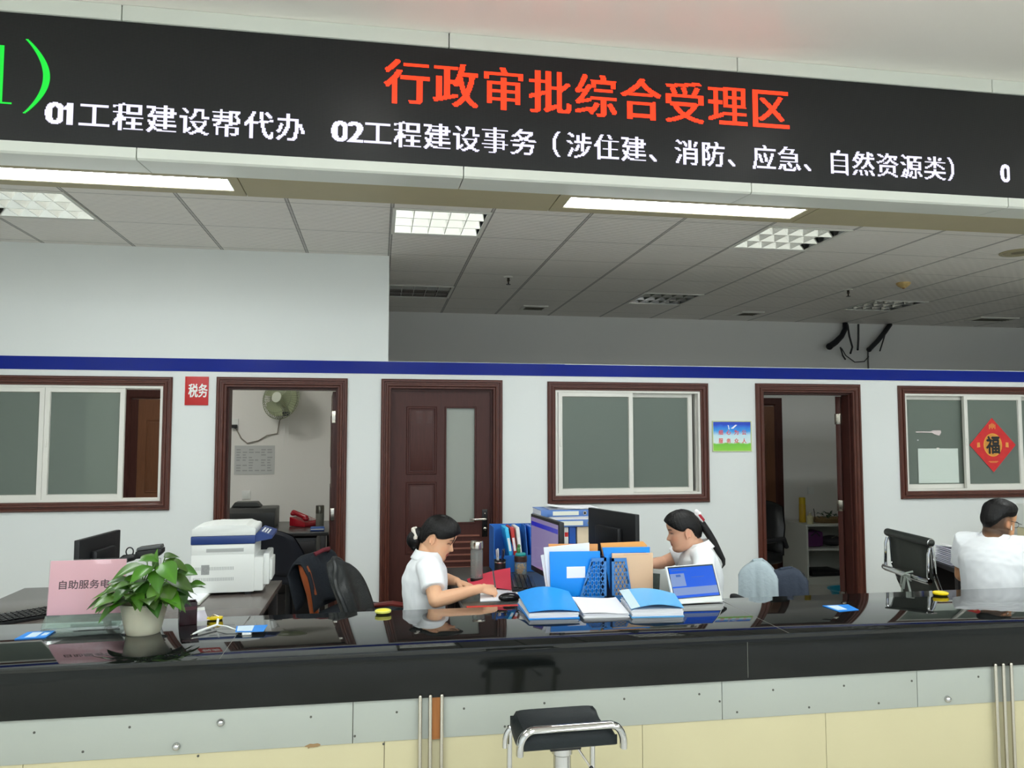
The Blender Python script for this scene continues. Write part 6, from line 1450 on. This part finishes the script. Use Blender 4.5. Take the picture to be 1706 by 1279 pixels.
        m.build('sheets', mat('lilac white paper', (222, 222, 236), 0.7), t, smooth=0)
        m = MB(); m.grid(lambda u, v: Vector(((u-.5)*0.28, (v-.5)*0.2, 0.0895+0.028*(1-u)**2)), 8, 2); m.build('top_sheet', paper_m, t)
rooms()
# ================================================================== PEOPLE
HZ = np.array([-.125, -.119, -.110, -.097, -.082, -.066, -.05, -.036, -.02, 0, .02, .04, .06, .08, .1, .112, .118])
HF = np.array([.062, .080, .090, .0945, .0905, .094, .0955, .0945, .092, .089, .0955, .099, .098, .091, .072, .046, .01])
HB = np.array([.040, .012, -.014, -.04, -.062, -.078, -.088, -.094, -.098, -.1, -.1, -.097, -.09, -.078, -.054, -.032, -.01])
HW = np.array([.010, .030, .044, .054, .060, .064, .067, .0695, .072, .0745, .076, .076, .073, .065, .049, .031, .006])
NZ = np.array([-.050, -.044, -.038, -.030, -.020, -.008, .004, .014]); NX = np.array([0, .007, .020, .0245, .019, .012, .005, 0])
def smooth_tab(z, X):
    # gently smoothed interpolation of a profile table
    d = 0.004
    return (np.interp(z-d, HZ, X)+2*np.interp(z, HZ, X)+np.interp(z+d, HZ, X))/4
def head_point(th, z, male=False):
    f, b, w = smooth_tab(z, HF), smooth_tab(z, HB), smooth_tab(z, HW)
    c, s = math.cos(th), math.sin(th); a = (f-b)/2
    x = (f+b)/2 + a*math.copysign(abs(c)**0.92, c); y = w*math.copysign(abs(s)**0.90, s)
    if male and z < -0.05: y *= 1.06
    if c > 0:
        g = lambda q, m, sg: math.exp(-((q-m)/sg)**2)
        sw = 0.0075+0.007*np.interp(-z, [0, .03], [0, 1])
        x += np.interp(z, NZ, NX)*g(y, 0, sw)
        x += 0.0035*g(z, -0.057, .005)*g(y, 0, .020)+0.0045*g(z, -0.070, .006)*g(y, 0, .018)-0.003*g(z, -0.0635, .003)*g(y, 0, .022)
        x -= 0.0075*(g(y, .031, .014)+g(y, -.031, .014))*g(z, .002, .011)
        x += 0.003*(g(y, .04, .016)+g(y, -.04, .016))*g(z, -.03, .02)
    return Vector((x, y, z))
def head_frame(o, fwd, scale):
    f = Vector(fwd).normalized(); l = Vector((0, 0, 1)).cross(f).normalized(); u = f.cross(l)
    M = Matrix((f, l, u)).transposed().to_4x4()
    return Matrix.Translation(o) @ M @ Matrix.Scale(scale, 4)
def add_head(mb, M, male=False):
    old = mb.T; mb.T = M
    zs = np.concatenate([np.linspace(-.1245, .10, 58), [.105, .110, .114, .117]]); n = 72
    mb.rings([[head_point(2*PI*j/n, z, male) for j in range(n)] for z in zs])
    for s in (-1, 1):               # ears: tilted shells with a raised rim
        R = Matrix.Rotation(s*0.35, 3, 'Z') @ Matrix.Rotation(-0.18, 3, 'Y')
        c = Vector((-.008, s*.076, -.012))
        mb.ell(c, (.016, .006, .029), R, 14, 10)
        mb.tube([c+R @ Vector((.016*math.cos(a)-0.002, s*.006, .030*math.sin(a))) for a in [(-0.6+4.6*k/14) for k in range(15)]], .0042, 8)
        mb.ell(c+R @ Vector((.004, s*.003, -.026)), (.008, .005, .009), R, 10, 8)
    mb.T = old
def add_hand(mb, wrist, fdir, back, thumb_side, curl=(20, 25, 15), size=1.0, spread=1.0, fist=0.0):
    """palm, four unequal fingers bent at the knuckles, and a thumb that leaves the side of the palm near its base"""
    f = Vector(fdir).normalized(); n = Vector(back); n = (n-f*n.dot(f)).normalized(); l = n.cross(f).normalized()
    w = Vector(wrist); k = size
    R = []
    for t, hw, th in ((-0.012, .022, .016), (.0, .024, .0165), (.02, .030, .0165), (.045, .037, .0155), (.07, .040, .0135), (.086, .038, .0105), (.093, .030, .007)):
        c = w+f*t*k; R.append([c+l*hw*k*math.cos(a)+n*th*k*math.sin(a) for a in [2*PI*j/18 for j in range(18)]])
    mb.rings(R)
    lens = (.066, .078, .074, .056)
    for i in range(4):
        off = (-1.5+i)*0.0205*spread; off = off*(-thumb_side)      # index finger lies on the thumb side
        root = w+f*(.078-0.004*abs(i-1.3))*k+l*off*k
        d = (f+l*off*2.2*spread).normalized(); ang = 0; P = [root]; L = lens[i]*k
        ax = d.cross(n).normalized()
        for q, part in enumerate((.42, .32, .26)):
            ang += math.radians(curl[q]*(1+0.10*(i-1)))
            dd = d*math.cos(ang)-n*math.sin(ang); P.append(P[-1]+dd*L*part)
        mb.capsule(P, [.0088*k, .0082*k, .0074*k, .0062*k], 10)
    tr = w+f*.022*k+l*thumb_side*.026*k
    td = (f*.72+l*thumb_side*(.62-0.3*fist)-n*(.25+.5*fist)).normalized(); t2 = (f*.95+l*thumb_side*(.12-.25*fist)-n*(.22+.4*fist)).normalized()
    a = tr+td*.036*k; b = a+t2*.030*k; mb.capsule([tr, a, b, b+t2*.02*k], [.0125*k, .0105*k, .0088*k, .0072*k], 10)
def remesh(o, vox, it=3, fac=0.5):
    md = o.modifiers.new('union', 'REMESH'); md.mode = 'VOXEL'; md.voxel_size = vox; md.use_smooth_shade = True
    sm = o.modifiers.new('soft', 'SMOOTH'); sm.factor = fac; sm.iterations = it
    dg = bpy.context.evaluated_depsgraph_get(); dg.update()
    me = bpy.data.meshes.new_from_object(o.evaluated_get(dg)); old = o.data
    ms = list(old.materials); o.modifiers.clear(); o.data = me; me.name = o.name
    me.materials.clear()
    for m in ms: me.materials.append(m)
    bpy.data.meshes.remove(old)
    me.polygons.foreach_set('use_smooth', [True]*len(me.polygons))
    return o
def coords(o):
    a = np.empty(len(o.data.vertices)*3); o.data.vertices.foreach_get('co', a); return a.reshape(-1, 3)
def tint(o, col):
    at = o.data.color_attributes.new('tint', 'FLOAT_COLOR', 'POINT'); at.data.foreach_set('color', np.concatenate([col, np.ones((len(col), 1))], 1).ravel())
def sst(x, a, b):
    t = np.clip((x-a)/(b-a), 0, 1); return t*t*(3-2*t)
skin_mat = attr_mat('skin', 0.48, 0.08, 0.35)
def paint_face(o, M, base, male=False, lip=(196, 98, 92)):
    P = coords(o); Q = (np.array(M.inverted()) @ np.concatenate([P, np.ones((len(P), 1))], 1).T).T[:, :3]
    x, y, z = Q.T; col = np.tile(np.array(lin(base)[:3]), (len(P), 1)); ay = np.abs(y)
    def mix(m, c): col[:] = col*(1-m[:, None])+np.array(lin(c)[:3])*m[:, None]
    front = sst(x, .045, .06)
    blush = tuple(int(v) for v in (base[0], base[1]*0.86, base[2]*0.84))
    mix(front*np.exp(-((ay-.045)/.02)**2-((z+.03)/.02)**2)*0.55, blush)
    mix(np.exp(-((ay-.078)/.012)**2-((z+.012)/.035)**2-((x+.008)/.03)**2)*0.45, blush)
    lipm = sst(x, .075, .085)*(1-sst(ay, .018, .025))*np.maximum(1-sst(np.abs(z+.057), .003, .0065), 1-sst(np.abs(z+.0705), .004, .0075))
    mix(lipm*0.85, lip); mix(sst(x, .075, .085)*(1-sst(ay, .020, .026))*(1-sst(np.abs(z+.0635), .0008, .003)), (112, 50, 46))
    brow = front*sst(ay, .012, .017)*(1-sst(ay, .045, .052))*(1-sst(np.abs(z-.024-.004*np.cos((ay-.03)*60)), .002, .0055)); mix(brow*0.85, (44, 32, 28))
    lid = front*sst(ay, .015, .019)*(1-sst(ay, .042, .047))*(1-sst(np.abs(z+.001-.003*np.cos((ay-.03)*70)), .0015, .0045)); mix(lid*0.95, (22, 16, 16))
    mix(front*np.exp(-((ay-.011)/.004)**2-((z+.041)/.003)**2)*0.6, (110, 62, 50))
    if male:
        fade = sst(-x, -.045, .0)*sst(z, -.150, -.07)*(1-sst(z, .04, .07))*(1-np.exp(-((ay-.078)/.012)**2-((z+.012)/.03)**2-((x+.008)/.018)**2)); mix(fade*0.90, (36, 30, 27))
    o['_'] = 0; del o['_']
    tint(o, col)
hair_m = None
def hair_material():
    m = bpy.data.materials.new('black hair'); m.use_nodes = True; nt = m.node_tree; b = nt.nodes['Principled BSDF']
    b.inputs['Base Color'].default_value = lin((11, 9, 9)); b.inputs['Roughness'].default_value = 0.42; b.inputs['Specular IOR Level'].default_value = 0.3
    tc = nt.nodes.new('ShaderNodeTexCoord'); mp = nt.nodes.new('ShaderNodeMapping'); mp.inputs['Scale'].default_value = (6, 90, 40)
    n = nt.nodes.new('ShaderNodeTexNoise'); n.inputs['Scale'].default_value = 4; n.inputs['Detail'].default_value = 5
    nt.links.new(tc.outputs['Object'], mp.inputs[0]); nt.links.new(mp.outputs[0], n.inputs['Vector'])
    bp = nt.nodes.new('ShaderNodeBump'); bp.inputs['Strength'].default_value = 0.55; bp.inputs['Distance'].default_value = 0.004
    nt.links.new(n.outputs['Fac'], bp.inputs['Height']); nt.links.new(bp.outputs[0], b.inputs['Normal'])
    return m
hair_m = hair_material()
def add_hair_cap(mb, M, TH, ZH_, thick, male=False, crown=0.0, soft=.012, under=-.012):
    old = mb.T; mb.T = M
    zs = np.concatenate([np.linspace(-.118, .10, 64), [.104, .108, .112, .115, .1178]]); n = 84
    R = []
    for z in zs:
        r = []
        for j in range(n):
            th = 2*PI*j/n; a = abs((th+PI) % (2*PI)-PI); p = head_point(th, z, male)
            if z > -.05 and abs(math.degrees(a)) < 60: p.x = min(p.x, .100)
            zh = np.interp(math.degrees(a), TH, ZH_); m = sst(np.array(z), zh-.003, zh+soft)
            d = Vector((p.x+.005, p.y, max(0, z-.01)*1.1)).normalized()
            bump = 0.0016*math.sin(j*2.4+z*30)
            t = under+(-under+thick+crown*sst(np.array(z), .03, .09)+bump)*m
            r.append(p+d*t)
        R.append(r)
    mb.rings(R); mb.T = old
def ellipse_loft(mb, secs, n=28):
    R = []
    for c, u, v in secs: R.append([Vector(c)+Vector(u)*math.cos(2*PI*j/n)+Vector(v)*math.sin(2*PI*j/n) for j in range(n)])
    mb.rings(R)
def person(label, head_o, fwd, scale, N, chest, waist, hip, F_, arms, base, male=False, hair=None, lift=None, shirt_name='blouse', shoulder=0.165, knee=None, extra=None, bulk=1.0, curls=None):
    Fv = Vector(F_).normalized(); Lv = Vector((0, 0, 1)).cross(Fv).normalized(); Z = Vector((0, 0, 1))
    root = Vector((hip[0], hip[1], 0)); t = thing('person', label, 'person', root)
    M = Matrix.Translation(-root) @ head_frame(head_o, fwd, scale)
    V = lambda p: Vector(p)-root
    N, chest, waist, hip = V(N), V(chest), V(waist), V(hip)
    kb = bulk
    def torso(mb, e):
        ax = (N-chest).normalized(); fw = (Fv-ax*Fv.dot(ax)).normalized()
        ellipse_loft(mb, [(hip-Z*0.06, Lv*(.10*kb+e), Fv*(.07*kb+e)), (hip-Z*0.03, Lv*(.16*kb+e), Fv*(.115*kb+e)), (hip+Z*0.03, Lv*(.17*kb+e), Fv*(.12*kb+e)), (waist, Lv*(.135*kb+e), Fv*(.095*kb+e)),
            ((waist+chest)/2, Lv*(.14*kb+e), Fv*(.105*kb+e)), (chest, Lv*(.15*kb+e), fw*(.108*kb+e)), (chest*.45+N*.55, Lv*(.155*kb+e), fw*(.09*kb+e)), (chest*.18+N*.82, Lv*(.125*kb+e), fw*(.068*kb+e)), (N-ax*.004, Lv*(.075*kb+e), fw*(.056*kb+e)), (N+ax*.012, Lv*(.052+e*.7), fw*(.05+e*.7))])
    sh = {}
    for sd, (el, wr) in arms.items(): sh[sd] = N*.80+chest*.20+Lv*sd*shoulder-Z*0.012
    body = MB(); torso(body, 0.0)
    nb = M @ Vector((-.028, 0, -.075)); body.capsule([N-(chest-N).normalized()*-.02, (N+nb)/2-Fv*0.004, nb], [.054*kb, .048*kb, .050*kb], 20)
    add_head(body, M, male)
    for sd, (el, wr) in arms.items():
        e_, w_ = V(el), V(wr); s_ = sh[sd]; mid = (e_+w_)/2
        body.capsule([s_, s_.lerp(e_, .5), e_], [.046*kb, .041*kb, .036*kb], 16); body.capsule([e_, e_.lerp(w_, .3), e_.lerp(w_, .8), w_], [.036*kb, .037*kb, .027*kb, .0235*kb], 16)
        c = curls[sd]; add_hand(body, w_+c['dir'].normalized()*.006, c['dir'], c['back'], c['thumb'], c['curl'], c.get('size', .94), c.get('spread', 1.0), c.get('fist', 0))
    # legs, bent at hip and knee, feet on the floor
    legs = []
    for sd in (-1, 1):
        h = hip+Lv*sd*.085-Z*.02; kn = h+Fv*.40+Lv*sd*.03+Z*.01; kn.z = 0.50; an = kn-Fv*.06; an.z = .09; legs.append((h, kn, an))
        body.capsule([h, h.lerp(kn, .5), kn], [.078*kb, .066*kb, .052*kb], 16); body.capsule([kn, kn.lerp(an, .35), an], [.050*kb, .050*kb, .034*kb], 16)
        body.capsule([an-Z*.045, an+Fv*.10-Z*.055], [.034, .028], 12)
    o = body.build('body', skin_mat, t, smooth=0); remesh(o, 0.0034, 3, 0.4); paint_face(o, M, base, male)
    # trousers and shoes
    m = MB()
    for h, kn, an in legs:
        m.capsule([h, h.lerp(kn, .5), kn], [.090*kb, .078*kb, .064*kb], 16); m.capsule([kn, kn.lerp(an, .4), an], [.062*kb, .060*kb, .050*kb], 16)
    ellipse_loft(m, [(hip-Z*.08, Lv*.12, Fv*.08), (hip-Z*.04, Lv*.178*kb, Fv*.13*kb), (hip+Z*.04, Lv*.18*kb, Fv*.13*kb), (hip+Z*.10, Lv*.165*kb, Fv*.118*kb)])
    remesh(m.build('trousers', mat('dark trousers', (34, 36, 44), 0.8, bump=0.2, bscale=120), t, smooth=0), 0.009, 3)
    for h, kn, an in legs:
        m = MB(); m.capsule([an-Z*.052-Fv*.03, an-Z*.05+Fv*.05, an-Z*.058+Fv*.15], [.036, .040, .030], 14)
        for v in m.bm.verts: v.co.z = max(v.co.z, 0.003)
        m.build('shoe', mat('black shoe', (24, 24, 26), 0.35), t)
    # white shirt with short sleeves
    m = MB(); torso(m, 0.014)
    for sd, (el, wr) in arms.items():
        s_ = sh[sd]; e_ = V(el); d = (e_-s_); q = s_+d*(0.66 if not male else .72)
        m.tube([N*.72+chest*.28+Lv*sd*.09-Z*.005, s_, s_.lerp(q, .5), q], [.062*kb, .064*kb, .060*kb, .060*kb], 18)
    sh_m = mat('white shirt cloth', (244, 247, 250), 0.75, var=0.02, bump=0.05, bscale=200, sheen=0.1)
    o = m.build(shirt_name, sh_m, t, smooth=0); remesh(o, 0.0055, 4, 0.5)
    P = coords(o); nrm = np.empty(len(P)*3); o.data.vertices.foreach_get('normal', nrm); nrm = nrm.reshape(-1, 3)
    rs = np.random.RandomState(len(label)); disp = np.zeros(len(P))
    for k in range(7):
        d = rs.normal(size=3); d /= np.linalg.norm(d); fr = rs.uniform(20, 52); disp += np.sin(P @ d*fr+rs.uniform(0, 6)+1.2*np.sin(P @ rs.normal(size=3)*9))**3*0.0015
    P2 = P+nrm*disp[:, None]; o.data.vertices.foreach_set('co', P2.ravel()); o.data.update()
    # collar: a folded band round the neck, open in front
    ax = (N-chest).normalized(); ax = (ax*0.7+(nb-N).normalized()*0.3).normalized(); fw = (Fv-ax*Fv.dot(ax)).normalized(); cN = N+ax*.004
    def col(u, v):
        a = math.radians(26+308*u); op = 1-abs(2*u-1); r = .062+.022*v+.006*(1-op); hgt = .030-.046*v-0.030*max(0, .28-op)*v*3
        return cN+fw*math.cos(a)*r*1.06+Lv*math.sin(a)*r*1.10*(1+.05*v)+ax*hgt
    m = MB(); m.grid(col, 40, 5); oc = m.build('collar', sh_m, t, smooth=70); sd_ = oc.modifiers.new('thickness', 'SOLIDIFY'); sd_.thickness = 0.004
    # hair
    if hair: hair(t, M, V)
    if extra: extra(t, M, V)
    return t
def women_hair_tab(): return [0, 20, 42, 60, 74, 84, 96, 108, 122, 145, 180], [.066, .064, .048, .026, .010, .002, .020, .002, -.045, -.070, -.078]
def hair_bun(t, M, V):
    m = MB(); TH, ZZ = women_hair_tab(); add_hair_cap(m, M, TH, [.058, .054, .034, .016, .006, .002, .020, .002, -.045, -.070, -.078], .013, crown=.006)
    c = M @ Vector((-.122, 0, -.075))
    m.ell(c, (.044, .040, .048)); m.ell(M @ Vector((-.108, 0, -.035)), (.036, .038, .040)); m.ell(M @ Vector((-.106, .01, -.105)), (.03, .03, .03))
    for s in (-1, 1): m.tube([M @ Vector((.088, s*.02, .064)), M @ Vector((.098, s*.038, .035)), M @ Vector((.092, s*.050, .0))], [.0028, .0025, .0010], 6)
    m.build('hair', hair_m, t, smooth=70)
    q = MB(); R = []
    for k in range(33):
        a = k*2*PI/32; R.append(M @ Vector((-.128+.012*math.sin(3*a)-.016*math.cos(a), .040*math.sin(a), -.045+.034*math.cos(a))))
    q.tube(R, [.009+.003*math.sin(5*k) for k in range(33)], 8); o = q.build('scrunchie', mat('white scrunchie', (226, 218, 206), 0.8), t); o['label'] = 'white hair scrunchie around the bun'
def hair_ponytail(t, M, V):
    m = MB(); TH, ZZ = women_hair_tab(); add_hair_cap(m, M, TH, [.064, .060, .040, .018, .004, .0, .016, .002, -.040, -.062, -.070], .013, crown=.004)
    Y = 4.25
    P = [V(PY(x, y, Y-0.01*k)) for k, (x, y) in enumerate(((1158, 866), (1170, 874), (1180, 888), (1189, 903), (1198, 920), (1205, 932), (1206, 940), (1203, 946)))]
    m.tube(P, [.030, .030, .027, .026, .022, .016, .010, .003], 16, True, .8); m.build('hair', hair_m, t, smooth=70)
    w = MB(); red = MB(); c = V(PY(1164, 862, Y-.03))
    d = (V(PY(1172, 869, Y-.03))-V(PY(1157, 853, Y-.03))).normalized(); up = Vector((0.6, 0, 0.8)); up = (up-d*up.dot(d)).normalized()
    w.capsule([c-d*.022, c+d*.026], [.013, .010], 10, .7); w.ell(c-d*.030+up*.012, (.014, .012, .016)); w.ell(c-d*.012+up*.018, (.012, .012, .012)); o = w.build('hair_clip', mat('white clip', (236, 230, 230), 0.4), t); o['label'] = 'white and red hair clip'
    red.capsule([c-d*.006+up*.012-Vector((0, .006, 0)), c+d*.026+up*.010-Vector((0, .006, 0))], [.009, .008], 10); red.build('ribbon', mat('red ribbon', (176, 36, 52), 0.5), o)
def hair_short(t, M, V):
    m = MB(); add_hair_cap(m, M, [0, 30, 50, 70, 85, 100, 115, 135, 160, 180], [.060, .056, .046, .026, .018, .016, -.002, -.040, -.066, -.070], .009, True, crown=.013, soft=.05, under=-.004)
    m.build('hair', hair_m, t, smooth=70)
def man_extra(t, M, V):
    m = MB()
    for s in (-1, 1): m.tube([M @ Vector((-.012, s*.080, .010)), M @ Vector((.04, s*.084, .008)), M @ Vector((.098, s*.070, .004))], .0016, 6)
    for s in (-1, 1): m.tube([M @ Vector((.097-.006*abs(math.cos(a)), s*.034+.024*math.cos(a), -.002+.018*math.sin(a))) for a in [k*2*PI/20 for k in range(21)]], .0014, 6)
    m.tube([M @ Vector((.104, -.01, .004)), M @ Vector((.110, 0, .006)), M @ Vector((.104, .01, .004))], .0014, 6)
    o = m.build('spectacles', black_m, t); o['label'] = 'thin dark spectacles'
    q = MB(); q.capsule([M @ Vector((.004, -.087, -.018)), M @ Vector((.008, -.087, -.042))], .0035, 8); o = q.build('earphone', white_m, t); o['label'] = 'white earphone in the ear'

def deg(y, p): return Vector((math.cos(math.radians(y))*math.cos(math.radians(p)), math.sin(math.radians(y))*math.cos(math.radians(p)), -math.sin(math.radians(p))))
A1 = {-1: dict(dir=Vector((.92, .22, -.16)), back=Vector((-.1, -.55, .8)), thumb=1, curl=(48, 42, 25), fist=.6), 1: dict(dir=Vector((.72, -.62, -.16)), back=Vector((0.1, 0.1, 1)), thumb=-1, curl=(16, 20, 12))}
person('woman with a black bun in a white blouse, writing at the desk', PY(730, 895, 4.2), deg(-18, 25), .90, (.262, 4.2, .945), (.25, 4.2, .83), (.245, 4.2, .68), (.235, 4.2, .53), (1, 0, 0),
       {-1: ((.285, 3.915, .775), (.520, 4.045, .800)), 1: ((.335, 4.50, .785), (.425, 4.285, .795))}, (228, 178, 142), hair=hair_bun, curls=A1)
A2 = {1: dict(dir=Vector((-.92, .22, -.12)), back=Vector((0, -.4, .9)), thumb=-1, curl=(30, 30, 20)), -1: dict(dir=Vector((-.9, -.3, -.12)), back=Vector((0, .1, 1)), thumb=1, curl=(22, 25, 15))}
person('woman with a long black ponytail in a white blouse, facing her screen', PY(1139, 884, 4.25), deg(167, 12), .90, (1.792, 4.25, .950), (1.795, 4.25, .83), (1.815, 4.25, .68), (1.83, 4.25, .53), (-.96, .22, 0),
       {1: ((1.70, 3.99, .785), (1.545, 4.12, .800)), -1: ((1.665, 4.47, .835), (1.485, 4.36, .835))}, (222, 172, 144), hair=hair_ponytail, curls=A2)
Fm = Vector((.87, .49, 0)).normalized(); Lm = Vector((-Fm.y, Fm.x, 0)); Cm = PY(1658, 940, 4.08); Cm.z = 0
def mp(f, l, z): q = Cm+Fm*f+Lm*l; return (q.x, q.y, z)
A3 = {-1: dict(dir=Vector((.8, .6, -.15)), back=Vector((0, 0, 1)), thumb=1, curl=(25, 25, 15)), 1: dict(dir=Vector((.85, .5, -.15)), back=Vector((0, 0, 1)), thumb=-1, curl=(25, 25, 15))}
person('man with short black hair in a white shirt, seen from behind', PY(1664, 868, 4.08), Vector((.985, .10, -.20)), .95, mp(.02, 0, .985), mp(-.005, 0, .84), mp(-.02, 0, .68), mp(-.03, 0, .53), Fm,
       {-1: (mp(.14, -.26, .765), mp(.36, -.16, .81)), 1: (mp(.05, .200, .745), mp(.33, .12, .81))}, (214, 158, 116), male=True, hair=hair_short, shirt_name='shirt', shoulder=.158, extra=man_extra, bulk=1.19, curls=A3)
def writing_pen():
    a = Vector((.612, 4.085, .757)); b = Vector((.588, 4.045, .885))
    t = thing('pen', 'grey pen held upright in the writing hand of the woman with the bun', 'pen', a); d = b-a
    MB().capsule([d*.08, d], .0042, 10).build('barrel', mat('grey pen', (96, 92, 96), 0.3), t); MB().capsule([d*0.0, d*.07], [.0008, .003], 8).build('tip', steel_m, t)
writing_pen()
